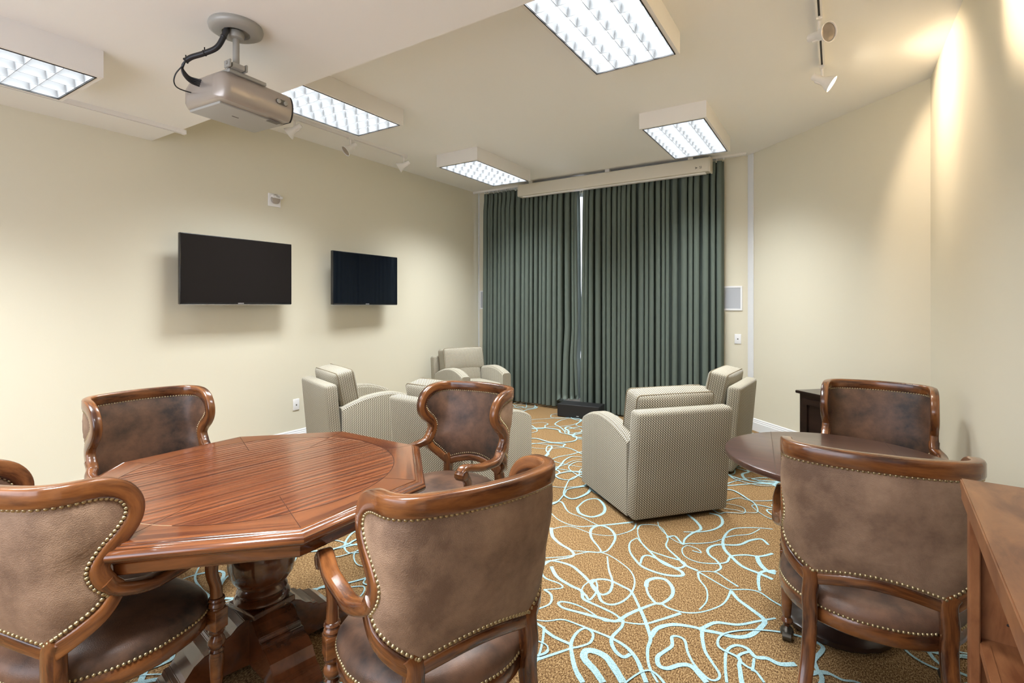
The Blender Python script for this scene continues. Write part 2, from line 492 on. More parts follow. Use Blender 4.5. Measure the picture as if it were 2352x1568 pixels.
TR = [([(860,900),(870,860),(930,840),(1000,855),(1045,915),(1030,975),(945,1020),(880,960),(860,900)],1.35),
 ([(1450,925),(1420,990),(1370,1035),(1250,1075),(1130,1080),(1020,1050),(945,1015),(820,1055),(740,1090),(690,1120),(640,1140),(530,1115),(400,1080),(290,1050),(250,1020),(270,1005),(340,1015),(430,1050),(540,1120),(580,1140),(660,1140),(830,1160),(960,1130),(1100,1085)],1.1),
 ([(540,660),(600,680),(680,730),(750,790),(780,860),(760,940),(700,1000),(620,1025),(550,1000),(520,930),(470,870),(400,800),(330,750),(210,720),(150,740),(130,790),(160,840),(260,880),(270,910),(150,920)],1.0),
 ([(590,690),(600,780),(625,860),(610,930),(560,955),(510,930),(480,880),(520,850),(600,855),(700,900),(760,940),(820,1060)],0.9),
 ([(150,700),(300,690),(450,660),(545,655),(480,560),(480,500),(540,475),(610,500),(645,560),(600,640),(545,660),(440,655),(340,650)],1.0),
 ([(200,490),(210,550),(260,600),(340,650),(345,690),(200,720),(140,760)],1.2),
 ([(200,760),(240,830),(330,890),(410,930),(420,980),(470,1010),(560,1050),(640,1090),(690,1130)],1.1),
 ([(410,930),(430,890),(500,850),(520,920),(470,990),(440,960),(410,930)],0.9),
 ([(200,500),(330,480),(480,530),(600,545),(700,530),(770,500),(790,460)],0.85),
 ([(180,370),(260,440),(380,480),(520,475),(640,465),(770,450)],1.0),
 ([(200,320),(270,310),(320,380),(420,420),(520,470),(570,480)],1.0),
 ([(380,350),(440,300),(520,290),(570,340),(560,390),(480,415),(400,390),(380,350)],1.2),
 ([(800,560),(750,590),(745,650),(790,720),(850,770),(980,815),(1100,825),(1110,800),(1040,760),(900,690),(840,690),(820,740)],1.1),
 ([(800,500),(830,470),(950,480),(1010,560),(1000,620),(1080,700),(1130,750),(1220,790)],0.95),
 ([(800,500),(810,560),(870,640),(1000,690),(1100,720),(1130,750),(1080,770),(980,740),(880,650),(800,565)],0.85),
 ([(1220,795),(1280,830),(1400,900),(1450,920),(1560,920),(1650,940),(1740,1000),(1850,1060)],1.2),
 ([(1220,800),(1230,850),(1280,920),(1280,1000),(1230,1060)],1.0),
 ([(1230,795),(1340,800),(1420,850),(1500,900)],0.9),
 ([(1450,930),(1500,990),(1580,1050),(1680,1130),(1660,1180),(1580,1240),(1480,1250),(1350,1220),(1250,1200),(1270,1180),(1350,1150),(1500,1165),(1640,1140),(1760,1120)],1.3),
 ([(1740,500),(1600,490),(1460,500),(1400,560),(1400,630),(1450,690),(1530,760),(1650,810),(1740,850)],1.2),
 ([(1400,560),(1480,545),(1580,535),(1650,500)],0.8),
 ([(1180,650),(1240,665),(1220,640),(1150,615),(1110,640),(1130,690),(1220,730),(1340,740),(1420,730),(1450,690),(1550,680),(1650,690),(1740,670)],0.95),
 ([(1330,800),(1380,770),(1350,720),(1300,680),(1290,640),(1350,610),(1500,610),(1580,580),(1660,570),(1710,610)],1.0),
 ([(1630,690),(1650,740),(1700,790),(1760,810)],1.5),
 ([(1650,930),(1640,860),(1660,800),(1760,790)],1.4),
 ([(820,1060),(850,1130),(880,1220),(890,1270),(870,1340),(880,1450),(940,1568)],1.0),
 ([(890,1250),(940,1190),(1040,1165),(1150,1175),(1240,1200),(1250,1260),(1270,1350),(1320,1430),(1370,1510),(1350,1550),(1290,1540),(1200,1450),(1150,1360),(1130,1280),(1090,1250),(1040,1250),(1040,1310),(990,1350),(940,1390),(950,1450),(1010,1470),(1100,1445),(1180,1460),(1280,1568)],1.35),
 ([(30,1120),(160,1140),(280,1130),(400,1170),(500,1210),(620,1260),(720,1320),(790,1400),(830,1490),(860,1568)],1.1),
 ([(750,1370),(700,1390),(640,1340),(620,1260),(690,1180),(700,1130)],1.0),
 ([(420,1568),(370,1480),(345,1380),(340,1290),(380,1220),(440,1190),(490,1230),(470,1290),(390,1320),(340,1330),(220,1370),(100,1410),(30,1440)],1.6),
 ([(560,1568),(500,1480),(430,1400),(440,1350),(500,1350),(580,1390),(640,1470),(700,1568)],1.8),
 ([(150,1200),(220,1250),(330,1300)],1.2),
 ([(150,1180),(140,1280),(110,1390),(60,1500),(40,1568)],1.3),
 ([(150,920),(200,960),(190,1020),(100,1060),(50,1090),(80,1140),(150,1190)],1.4),
 ([(1420,1568),(1410,1450),(1420,1350),(1480,1310),(1560,1330),(1620,1390),(1700,1400),(1790,1440),(1900,1440)],1.5),
 ([(1590,1350),(1520,1370),(1500,1400),(1550,1450),(1620,1490),(1680,1568)],1.4),
 ([(1600,1490),(1610,1400)],1.2),
 ([(1000,560),(1060,550),(1110,600),(1160,600),(1240,600),(1330,590),(1400,565)],0.8),
 ([(1120,610),(1130,570),(1180,530),(1240,500),(1210,450),(1150,400)],1.1),
 ([(940,450),(960,500),(1040,570),(1120,610)],0.8),
 ([(1120,520),(1240,520),(1340,500),(1390,460),(1370,410),(1300,390)],1.1)]
zz = 0.0012
for pts, wd in TR:
    ribbon([floor_at(1200+x*.3304, 1050+y*.3304) for x, y in pts], 0.0125*wd, zz); zz += 0.00004
def in_traced(x, y):
    w_ = -x*math.sin(YAW)+y*math.cos(YAW); q = x*math.cos(YAW)+y*math.sin(YAW)
    if w_ < .3: return False
    u = 1176+1175*q/w_; v = 700+1175*CAMH/w_
    return 1205 < u < 1745 and 1190 < v < 1600
for i in range(300):
    cx, cy = random.uniform(XL, XR), random.uniform(0.2, YB)
    if in_traced(cx, cy): continue
    r0 = random.uniform(.12, .36); el = random.uniform(.35, 1); ro = random.uniform(0, PI)
    k3, k2 = random.uniform(-.35, .35), random.uniform(-.4, .4); p3, p2 = random.uniform(0, 6), random.uniform(0, 6)
    loop = []
    nn = 12
    for k in range(nn):
        a = 2*PI*k/nn
        rr = r0*(1+k2*math.cos(2*a+p2)+k3*math.cos(3*a+p3)+random.uniform(-.1, .1))
        x, y = rr*math.cos(a), rr*math.sin(a)*el
        x, y = cx+x*math.cos(ro)-y*math.sin(ro), cy+x*math.sin(ro)+y*math.cos(ro)
        loop.append((max(XL+.02, min(XR-.02, x)), max(YF+.1, min(YB-.02, y))))
    if any(in_traced(*q) for q in loop) and random.random() < .6: continue
    ribbon(loop, random.uniform(.009, .017), zz, True); zz += 0.000012
struct(fl.build('floor', ['carpet', 'yarn'], fixn=False), 'brown carpet with looping pale blue lines')

c = MB(); c.box(XL-TH, XR+TH, YF-TH, YB+TH, ZC, ZC+.1)
struct(c.build('ceiling', 'ceil'), 'cream painted ceiling')
c = MB(); c.box(XL-.01, XR+.01, YF, YS, ZS, ZC+.01)
struct(c.build('ceiling_soffit', 'ceil', bevel=0.004), 'lowered cream ceiling section above the tables')

c = MB(); c.box(XL-TH, XL, YF-TH, YB+TH, 0, ZC+.05)
struct(c.build('wall_left', 'wall'), 'long cream wall with two televisions')
c = MB(); c.box(XR, XR+TH, YF-TH, P45b[1]+.05, 0, ZC+.05)
struct(c.build('wall_right', 'wall'), 'cream wall at right')
c = MB(); RX0, RX1, RZ0, RZ1 = -4.0, -.3, .75, 2.6
c.box(XL-TH, RX0, YF-TH, YF, 0, ZC+.05); c.box(RX1, XR+TH, YF-TH, YF, 0, ZC+.05)
c.box(RX0, RX1, YF-TH, YF, 0, RZ0); c.box(RX0, RX1, YF-TH, YF, RZ1, ZC+.05)
struct(c.build('wall_rear', 'wall'), 'cream wall behind the viewer')
w2 = empty('fill_window', (RX0, YF, RZ0)); struct(w2, 'added fill-light window behind the viewer')  # unseen opening added to let in frontal fill light
c = MB()
for i in range(4):
    x = i*(RX1-RX0-.05)/3; c.box(x, x+.05, -.09, -.03, 0, RZ1-RZ0)
for z in (0, RZ1-RZ0-.05): c.box(0, RX1-RX0, -.088, -.032, z, z+.05)
c.build('window_frame', 'white', w2)
# 45 degree wall
T45 = Matrix.Translation((P45a[0], P45a[1], 0)) @ Matrix.Rotation(R(-45), 4, 'Z')
L45 = math.dist(P45a, P45b)
c = MB(); c.box(0, L45+.05, 0, TH, 0, ZC+.05, T=T45)
struct(c.build('wall_diagonal', 'wall'), 'diagonal cream wall right of the curtains')
# back wall with window opening
WX0, WX1, WZ0, WZ1 = -4.38, -1.32, 0.12, 3.02
c = MB()
c.box(XL-TH, WX0, YB, YB+TH, 0, ZC+.05)
c.box(WX1, P45a[0]+.1, YB, YB+TH, 0, ZC+.05)
c.box(WX0, WX1, YB, YB+TH, 0, WZ0)
c.box(WX0, WX1, YB, YB+TH, WZ1, ZC+.05)
struct(c.build('wall_back', 'wall'), 'narrow cream end wall around the curtained window')
wn = empty('window_1', (WX0, YB, WZ0)); struct(wn, 'wide window behind the green curtains')
c = MB()
wx = WX1-WX0; wz = WZ1-WZ0
for i in range(5):
    x = i*(wx-.05)/4
    c.box(x, x+.05, .03, .09, 0, wz)
for z in (0, wz*.32, wz-.05): c.box(0, wx, .035, .085, z, z+.05)
c.build('window_frame', 'white', wn)
c = MB(); c.box(0.01, wx-.01, .055, .06, .01, wz-.01); c.build('pane', 'glass', wn)

# baseboards and corner strips
def baseboard(name, x0, y0, x1, y1, h=0.14):
    """profile swept along the foot of a wall; the room lies left of the direction of travel"""
    a, b = Vector((x0, y0, 0)), Vector((x1, y1, 0)); t = (b-a).normalized(); nrm = Vector((-t.y, t.x, 0))
    prof = [(0, 0), (.017, 0), (.017, h-.045), (.013, h-.04), (.013, h-.026), (.009, h-.022), (.009, h-.008), (.004, h), (0, h)]
    m_ = MB(); m_.sweep([a, b], [nrm]*2, [Vector((0, 0, 1))]*2, prof)
    o = m_.build(name, 'white'); struct(o, 'white moulded baseboard'); return o
baseboard('baseboard_left', XL, YB, XL, YF)
baseboard('baseboard_back', P45a[0], YB, XL, YB)
baseboard('baseboard_diagonal', P45b[0], P45b[1], P45a[0], P45a[1])
baseboard('baseboard_right', XR, YF, XR, P45b[1])
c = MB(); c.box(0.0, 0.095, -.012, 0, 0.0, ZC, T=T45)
struct(c.build('painted_daylight_strip', 'white', bevel=.004), 'white upright strip of painted window light beside the right curtain')  # white board stands in for daylight grazing the diagonal wall
c = MB(); c.box(XL, XL+.012, YB-.012, YB, 0, ZC)
struct(c.build('corner_strip', 'white'), 'thin white strip in the left corner')  # narrow white strip up the back left corner

# ------------------------------------------------------------------ ceiling light boxes
FW, FL_, FD = 0.59, 1.17, 0.145
def make_fixture():
    root = empty('ceiling_light')
    hx, hy = FW/2, FL_/2
    h = MB(); t = .022
    for (a, b, c_, d) in ((-hx, -hx+t, -hy, hy), (hx-t, hx, -hy, hy), (-hx+t, hx-t, -hy, -hy+t), (-hx+t, hx-t, hy-t, hy)):
        h.box(a, b, c_, d, -FD, 0)
    h.box(-hx+t, hx-t, -hy+t, hy-t, -.012, 0)
    h.build('housing', 'housing', root)
    f = MB(); i0 = t; i1 = t+.007
    for (a, b, c_, d) in ((-hx+i0, -hx+i1, -hy+i0, hy-i0), (hx-i1, hx-i0, -hy+i0, hy-i0), (-hx+i1, hx-i1, -hy+i0, -hy+i1), (-hx+i1, hx-i1, hy-i1, hy-i0)):
        f.box(a, b, c_, d, -FD-.003, -FD+.03)
    f.build('black_edging', 'black', root)
    lv = MB(); ix, iy = hx-i1, hy-i1; z0 = -FD+.004; z1 = z0+.052
    def blade(p0, p1, w0, w1):
        a, b = Vector(p0), Vector(p1); t_ = (b-a).normalized(); nr = Vector((-t_.y, t_.x, 0))
        prof = [(-w0, z0), (w0, z0), (w0*1.6, z0+.012), (w1*.55, z0+.03), (w1, z1), (-w1, z1), (-w1*.55, z0+.03), (-w0*1.6, z0+.012)]
        lv.sweep([a, b], [nr]*2, [Vector((0, 0, 1))]*2, prof)
    for i in range(5):
        x = -ix+2*ix*i/4
        blade((x, -iy, 0), (x, iy, 0), .0012, .013)
    for j in range(10):
        y = -iy+2*iy*j/9
        blade((-ix, y, 0), (ix, y, 0), .0010, .010)
    lv.build('louver_grid', 'louver', root, smooth=True, angle=60)
    g = MB(); g.box(-ix, ix, -iy, iy, -.035, -.03); g.build('glowing_panel', 'glow', root)
    tb = MB()
    for i in range(4):
        x = -ix+2*ix*(i+.5)/4-.0
        tb.tube([(x, -iy+.02, -.062), (x, iy-.02, -.062)], .013, 8)
    return root, tb
def add_lamp(parent, power):
    ld = bpy.data.lights.new('fluorescent_light', 'AREA'); ld.shape = 'RECTANGLE'
    ld.size = FW-.08; ld.size_y = FL_-.08; ld.energy = power; ld.color = TROFFER_RGB; ld.spread = R(118)
    o = bpy.data.objects.new('fluorescent_light', ld); COL.objects.link(o); o.parent = parent
    o.location = (0, 0, -.088)
fx0, _ = make_fixture()
FXS = [((-3.61, .56, ZS), 'large white box light on the lowered ceiling near the projector', 1.0),
       ((-3.585, 2.785, ZC), 'white box light partly hidden behind the projector', 1.0),
       ((-3.665, 5.185, ZC), 'white box light in the far left ceiling corner by the curtains', 1.0),
       ((-1.145, 2.785, ZC), 'white box light cut by the top of the photo, nearest of the right row', 1.0),
       ((-1.235, 5.19, ZC), 'white box light just in front of the projection screen housing', 1.0),
       ((-1.145, .30, ZS), 'added unseen box light on the lowered ceiling, above the viewer', 1.0)]  # last fixture is out of view, added to light the near area
for i, (loc, lab, k) in enumerate(FXS):
    o = fx0 if i == 0 else copy_tree(fx0)
    o.location = loc
    tag(o, lab, 'ceiling light', 'box lights on the ceiling')
for o in [o for o in COL.objects if o.name.startswith('ceiling_light') and o.parent is None]:
    add_lamp(o, TROFFER_W)

# ------------------------------------------------------------------ track lighting
def track(name, x, y0, y1, zc, label, dark=True):
    r_ = empty(name, (x, y0, zc)); tag(r_, label, 'light track')
    m_ = MB(); m_.box(-.018, -.006, 0, y1-y0, -.030, 0); m_.box(.006, .018, 0, y1-y0, -.030, 0); m_.box(-.006, .006, 0, y1-y0, -.006, 0)
    m_.box(-.018, .018, y1-y0, y1-y0+.02, -.032, 0); m_.build('rail', 'housing', r_)
    s_ = MB(); s_.box(-.006, .006, 0, y1-y0, -.020, -.006); s_.build('slot', 'black', r_)
    return r_
track('light_track', -4.29, .6, 1.99, ZS, 'white light track along the lowered ceiling')
track('light_track', -4.27, 2.0, 4.40, ZC, 'white light track above the televisions')
track('light_track', -0.085, 2.0, 4.36, ZC, 'dark slotted light track over the round table')
def track_head(x, y, zc, az, el, label, lit=False, power=0, cone=70, scale=1.0, group='track spotlights'):
    """az: direction the lamp points in plan, el: degrees above horizontal"""
    r_ = empty('track_spotlight', (x, y, zc-.024), 0); tag(r_, label, 'spotlight', group)
    m_ = MB(); m_.box(-.016, .016, -.035, .035, -.018, 0); m_.tube([(0, 0, -.01), (0, 0, -.075)], .009, 10)
    m_.build('stem', 'housing', r_, smooth=True, angle=30)
    d = Vector((math.cos(R(az))*math.cos(R(el)), math.sin(R(az))*math.cos(R(el)), math.sin(R(el))))
    q = d.to_track_quat('Z', 'Y').to_matrix().to_4x4()
    T = Matrix.Translation((0, 0, -.10)) @ q
    pr = [(.010, -.075), (.024, -.072), (.026, -.03), (.026, -.005), (.032, .015), (.050, .05), (.058, .065), (.060, .072), (.055, .073), (.052, .066)]
    h = MB(); h.lathe(pr, 24, T, cap=False); h.lathe([(.001, -.0755), (.011, -.075)], 24, T, cap=False)
    h.box(-.008, .008, -.032, -.024, -.04, .02, T=T)
    h.build('shade', 'housing', r_, smooth=True, angle=50)
    b = MB(); b.lathe([(.0005, .074), (.020, .073), (.042, .069), (.052, .064)], 24, T, cap=False)
    b.build('lamp_face', 'bulb' if lit else 'lamp_glass', r_, smooth=True)
    if power:
        ld = bpy.data.lights.new('spot', 'SPOT'); ld.energy = power; ld.color = WARM_RGB; ld.spot_size = R(cone); ld.spot_blend = .35; ld.shadow_soft_size = .04
        o = bpy.data.objects.new('spot', ld); COL.objects.link(o); o.parent = r_
        o.matrix_local = Matrix.Translation(Vector((0, 0, -.10))+d*.085) @ d.to_track_quat('-Z', 'Y').to_matrix().to_4x4()
    return r_
track_head(-4.27, 2.95, ZC, 215, -35, 'white track spotlight nearest the projector')
track_head(-4.27, 3.60, ZC, 250, -40, 'middle white track spotlight above the televisions')
track_head(-4.27, 4.38, ZC, 215, -30, 'white track spotlight at the far end of the left track')
track_head(-0.085, 3.62, ZC, -42, -12, 'unlit white track spotlight with its lens facing the camera')
track_head(-0.085, 4.36, ZC, 2, -34, 'lit white track spotlight at the end of the right track', True, SPOT_W*.5, 120)
track_head(-0.085, 2.42, ZC, 8, -12, 'white track spotlight over the round table, above the view', True, SPOT_W, 80)

# ------------------------------------------------------------------ curtains
def curtain(name, x0, x1, folds, zt, zb, label, bunch=False, seed=1):
    rnd = random.Random(seed)
    nx = folds*10; zs = [0, .01, .03, .08, .2, .4, .7, 1.1, 1.6, 2.1, 2.6, 2.85, 3.0, 3.06, 3.11]
    Ht = zt-zb
    amp = [rnd.uniform(.75, 1.35) for _ in range(folds+2)]; ph = [rnd.uniform(-.9, .9) for _ in range(folds+2)]
    wd = [rnd.uniform(.5, 1.7) for _ in range(folds)]; tot = sum(wd); cum = [0]
    for q in wd: cum.append(cum[-1]+q/tot)
    vs_ = []
    for zi in zs:
        f = zi/3.11; z = zb+Ht*f
        for k in range(nx+1):
            g = k/10; i = min(int(g), folds-1); fr = g-i
            if k == nx: i, fr = folds-1, 1.0
            X = cum[i]+(cum[i+1]-cum[i])*fr
            a = amp[i]*(1-fr)+amp[i+1]*fr; pp = (ph[i]*(1-fr)+ph[i+1]*fr)*(1-f)*.8
            A = (.072 if f < .96 else .04)*a*(0.8+.35*(1-f))
            c_ = math.cos(2*PI*g+pp)
            y = A*(abs(c_)**.75)*(1 if c_ > 0 else -1)
            x = x0+(x1-x0)*X+.018*a*math.sin(4*PI*g+pp)
            if bunch:   # the free edge is pushed over the black floor speaker at the bottom
                e = max(0, (X-.80)/.20)
                b_ = max(0, 1-z/1.15)
                x -= .05*e*math.sin(min(1, b_*1.5)*PI)*b_*1.2
                y -= .24*e*b_**1.3*math.sin(PI*min(1, e*1.05))
                if e > .1: z = max(z, .17*min(1, e*4)) if z < .17 else z
                x += .035*e*(1-f)
            if not bunch: x -= .035*max(0, (.10-X)/.10)*(1-f)**.7
            vs_.append((x, y, z))
    n = nx+1
    fs = [(r_*n+k, r_*n+k+1, (r_+1)*n+k+1, (r_+1)*n+k) for r_ in range(len(zs)-1) for k in range(nx)]
    m_ = MB(); m_.add(vs_, fs)
    o = m_.build(name, 'curtain', smooth=True, fixn=False, angle=180)
    o.location = (0, 6.44, 0)
    sm = o.modifiers.new('cloth_thickness', 'SOLIDIFY'); sm.thickness = .004
    tag(o, label, 'curtain'); return o
curtain('curtain', -4.60, -3.00, 21, 3.15, .035, 'dark green pleated curtain left of the bright gap, resting on a black speaker', True, 4)
curtain('curtain', -2.90, -1.12, 24, 3.15, .02, 'wide dark green pleated curtain right of the bright gap', False, 9)
t_ = empty('curtain_rail', (XL, 6.44, ZC)); tag(t_, 'thin white ceiling rail carrying the curtains', 'curtain rail')
m_ = MB(); m_.box(0, P45a[0]-XL, -.015, .015, -.025, 0); m_.build('rail', 'housing', t_)
for i in range(46):
    m_ = MB(); x = .22+i*3.45/45; m_.box(x-.006, x+.006, -.006, .006, -.045, -.02); m_.build('glider_hook', 'white', t_)
# cord hanging in the gap
o = MB(); o.tube([(-2.905, 6.38, 3.12), (-2.91, 6.36, 3.0), (-2.93, 6.36, 2.93)], .004, 6); tag(o.build('cord', 'cable'), 'short dark cord hanging at the top of the curtain gap', 'cord')

# projection screen housing
s_ = empty('projection_screen_housing', (-3.84, 6.30, 0)); tag(s_, 'long cream retracted projection screen case below the ceiling', 'projection screen')
m_ = MB(); m_.rbox(1.30, .075, .083, .02, Matrix.Translation((1.30, 0, 3.085)), n=1); m_.build('case', 'screenbox', s_, smooth=True)
for x in (0, 2.60):
    m_ = MB(); m_.rbox(.012, .078, .088, .018, Matrix.Translation((x, 0, 3.083)), n=1); m_.build('end_cap', 'screenbox', s_, smooth=True)
m_ = MB(); m_.box(.05, 2.55, -.03, .03, 2.99, 3.004); m_.build('weight_bar', 'housing', s_)
for x in (.15, 1.3, 2.35):
    m_ = MB(); m_.box(x, x+.06, -.03, .03, 3.165, ZC); m_.build('bracket', 'housing', s_)
TT = Matrix.Translation((2.48, -.0765, 3.06)) @ Matrix.Rotation(PI/2, 4, 'X')
text('lettering', 'SI', .042, 'graytext', s_, Matrix.Translation((2.505, -.0765, 3.055)) @ Matrix.Rotation(PI/2, 4, 'X') @ Matrix.Shear('XZ', 4, (.0, 0)))
m_ = MB(); m_.add([(2.440, -.0775, 3.040), (2.474, -.0775, 3.055), (2.440, -.0775, 3.070), (2.450, -.0775, 3.055)], [(0, 1, 2, 3)]); m_.build('arrow_mark', 'graytext', s_, fixn=False)

# ------------------------------------------------------------------ things on the walls
def television(y0, y1, z0, z1, label, glass, brand):
    hw = (y1-y0)/2; r_ = empty('television', (-4.60, (y0+y1)/2, z0)); h = z1-z0
    tag(r_, label, 'television')
    m_ = MB(); m_.rbox(.017, hw, h/2, .005, Matrix.Translation((-.017, 0, h/2)), n=1); m_.build('case', 'tvbezel', r_, smooth=True)
    m_ = MB(); m_.box(0, .0012, -hw+.008, hw-.008, .016, h-.008); m_.build('screen', glass, r_)
    m_ = MB(); m_.box(-.03, .0015, -hw+.01, hw-.01, -.004, .0); m_.build('lower_edge', 'chromeline', r_)
    m_ = MB(); m_.box(-.182, -.034, -.20, .20, h*.25, h*.75); m_.build('wall_bracket', 'black', r_)
    if glass == 'tvglass': r_.rotation_euler = (0, 0, R(1.8))
    T = Matrix.Translation((.0018, 0, .009)) @ Matrix.Rotation(PI/2, 4, 'Z') @ Matrix.Rotation(PI/2, 4, 'X')
    text('lettering', brand, .012, 'whitetext', r_, T)
television(2.112, 3.145, 1.455, 2.055, 'larger matte black television, left of the two on the wall', 'tvglass_matte', 'SAMSUNG')
television(3.626, 4.622, 1.452, 2.040, 'glossy black television nearer the curtains reflecting a bright line', 'tvglass', 'SAMSUNG')

# motion sensor / alarm strobe on the left wall
r_ = empty('alarm_strobe', (XL, 3.075, 2.44)); tag(r_, 'small white wall alarm above and between the televisions', 'alarm')
m_ = MB(); m_.rbox(.008, .066, .064, .004, Matrix.Translation((.008, 0, .064)), n=1); m_.build('back_plate', 'plate', r_, smooth=True)
m_ = MB(); m_.lathe([(.045, 0), (.048, .018), (.044, .024), (.02, .026)], 20, Matrix.Translation((.016, .0, .072)) @ Matrix.Rotation(PI/2, 4, 'Y')); m_.build('sounder', 'projbody', r_, smooth=True)
m_ = MB(); m_.rbox(.022, .055, .013, .006, Matrix.Translation((.03, .012, .094)), n=1); m_.build('strobe_lens', 'plate', r_, smooth=True)
T = Matrix.Translation((.0525, .012, .094)) @ Matrix.Rotation(PI/2, 4, 'Z') @ Matrix.Rotation(PI/2, 4, 'X')
text('lettering', 'FIRE', .022, 'graytext', r_, T)

def outlet(name, T, label, holes):
    r_ = empty(name); r_.matrix_world = T; tag(r_, label, 'wall plate')
    m_ = MB(); m_.rbox(.036, .004, .058, .003, Matrix.Translation((0, -.004, 0)), n=1); m_.build('cover_plate', 'plate', r_, smooth=True)
    m_ = MB()
    for z in holes: m_.box(-.006, .006, -.0092, -.0078, z-.008, z+.008)
    m_.build('jack', 'graytext', r_)
outlet('wall_outlet', Matrix.Translation((XL, 3.325, .405)) @ Matrix.Rotation(PI/2, 4, 'Z'), 'white outlet plate low on the left wall beside the tweed chair', [-.004])
outlet('wall_outlet', Matrix.Translation((-.985, YB, 1.045)), 'white jack plate below the right wall speaker', [0.0])

def wall_speaker(x0, x1, label):
    r_ = empty('wall_speaker', ((x0+x1)/2, YB, 1.53)); tag(r_, label, 'speaker')
    hw = (x1-x0)/2; m_ = MB()
    for (a, b, c_, d) in ((-hw, -hw+.02, -.145, .145), (hw-.02, hw, -.145, .145), (-hw+.02, hw-.02, -.145, -.125), (-hw+.02, hw-.02, .125, .145)):
        m_.box(a, b, -.012, 0, c_, d)
    m_.build('frame', 'plate', r_)
    m_ = MB(); m_.box(-hw+.02, hw-.02, -.008, 0, -.125, .125); m_.build('grille', 'grille', r_)
wall_speaker(-4.765, -4.54, 'flush wall speaker half hidden by the left curtain')
wall_speaker(-1.17, -.935, 'grey flush wall speaker beside the right curtain')

r_ = empty('floor_speaker', (-2.80, 6.10, 0), R(6)); tag(r_, 'low black centre speaker on the carpet under the curtains', 'speaker')
m_ = MB(); m_.rbox(.28, .13, .082, .006, Matrix.Translation((0, 0, .084)), n=1); m_.build('cabinet', 'speakerblack', r_, smooth=True)
m_ = MB(); m_.box(-.27, .27, -.138, -.130, .01, .16); m_.build('grille', 'black', r_)
m_ = MB(); m_.box(-.016, .016, -.1395, -.138, .024, .030); m_.build('badge', 'whitetext', r_)

# ------------------------------------------------------------------ projector on its ceiling mount
PM = Vector((-2.475, 1.39, ZS))
r_ = empty('projector_mount', PM); tag(r_, 'grey round ceiling mount with a short pole', 'projector mount')
m_ = MB(); m_.lathe([(.118, 0), (.122, -.012), (.118, -.026), (.100, -.036), (.062, -.038), (.060, -.02)], 40, cap=False); m_.lathe([(.001, -.021), (.06, -.021)], 40, cap=False)
m_.build('ceiling_plate', 'mountgrey', r_, smooth=True, angle=50)
m_ = MB(); m_.tube([(0, 0, -.02), (0, 0, -.20)], .015, 16); m_.lathe([(.034, -.03), (.038, -.045), (.034, -.062), (.02, -.066)], 20); m_.build('pole', 'mountgrey', r_, smooth=True)
m_ = MB(); m_.box(-.026, .026, -.03, .03, -.214, -.19); m_.box(-.026, .026, -.045, -.036, -.216, -.18); m_.box(-.026, .026, .036, .045, -.216, -.18); m_.tube([(0, -.05, -.195), (0, .05, -.195)], .009, 10)
m_.build('swivel_bracket', 'mountgrey', r_, bevel=.002)
PJ = empty('projector', (-2.655, 1.515, 2.512), 0); tag(PJ, 'champagne grey projector hanging upside down from the lowered ceiling', 'projector')
# plan axes measured from the photograph
PJ.rotation_euler = (0, 0, R(94))
LX, WY, HZ = .183, .172, .070       # half length (local x), half width (local y), half height
m_ = MB()
prof = []
for k in range(13):                 # rounded long front on the -y side, flatter back
    a = R(-62+124*k/12); prof.append((-WY+.040-.045*math.cos(a), HZ*math.sin(a)/math.sin(R(62))))
prof += [(WY-.05, HZ), (WY, HZ-.04), (WY, -HZ+.02), (WY-.02, -HZ)]
rings = []
for x, sc_ in ((-LX-.028, .62), (-LX-.018, .84), (-LX, .96), (-LX+.02, 1), (LX-.02, 1), (LX-.003, .985), (LX, .95)):
    rings.append((x, sc_))
pts = [Vector((x, 0, 0)) for x, s__ in rings]
m_.sweep(pts, [Vector((0, 1, 0))]*len(pts), [Vector((0, 0, 1))]*len(pts), prof, scale=[(s__, s__) for x, s__ in rings])
m_.build('body', 'projbody', PJ, smooth=True, angle=35)
m_ = MB(); m_.rbox(LX-.004, WY-.045, .007, .004, Matrix.Translation((0, .02, -HZ-.002)), n=1); m_.build('base_panel', 'projbase', PJ, smooth=True)
m_ = MB(); m_.sweep([Vector((LX-.001, 0, 0)), Vector((LX+.006, 0, 0))], [Vector((0, 1, 0))]*2, [Vector((0, 0, 1))]*2, [(a*.99, b*.99) for a, b in prof]); m_.build('end_ring', 'black', PJ)
m_ = MB()
T = Matrix.Translation((LX-.070, -WY-.0045, .012)) @ Matrix.Rotation(PI/2, 4, 'X')
m_.add([T @ Vector((x, y, .004)) for x, y in rrect(.070, .028, .0135, 5)], [tuple(range(24))]); m_.build('control_recess', 'graytext', PJ, fixn=False)
for sx_ in (-.020, .020):
    m_ = MB(); m_.lathe([(.011, .004), (.011, .010), (.009, .011), (.001, .011)], 18, T @ Matrix.Translation((sx_, 0, 0)), cap=False); m_.build('adjusting_dial', 'projbase', PJ, smooth=True)
m_ = MB(); m_.box(LX-.10, LX-.035, -.118, -.090, -HZ-.0105, -HZ-.009); m_.build('badge', 'graytext', PJ)
m_ = MB(); m_.box(-.045, -.01, 0.0, .006, -HZ-.0105, -HZ-.009); m_.build('small_badge', 'graytext', PJ)
m_ = MB(); m_.rbox(.10, .10, .009, .004, Matrix.Translation((-.07, -.07, HZ+.006)), n=1); m_.build('mounting_plate', 'mountgrey', PJ, smooth=True)
CB = empty('cable_bundle', (PM.x, PM.y, ZS)); tag(CB, 'bundle of black cables looping from the mount to the projector', 'cable')

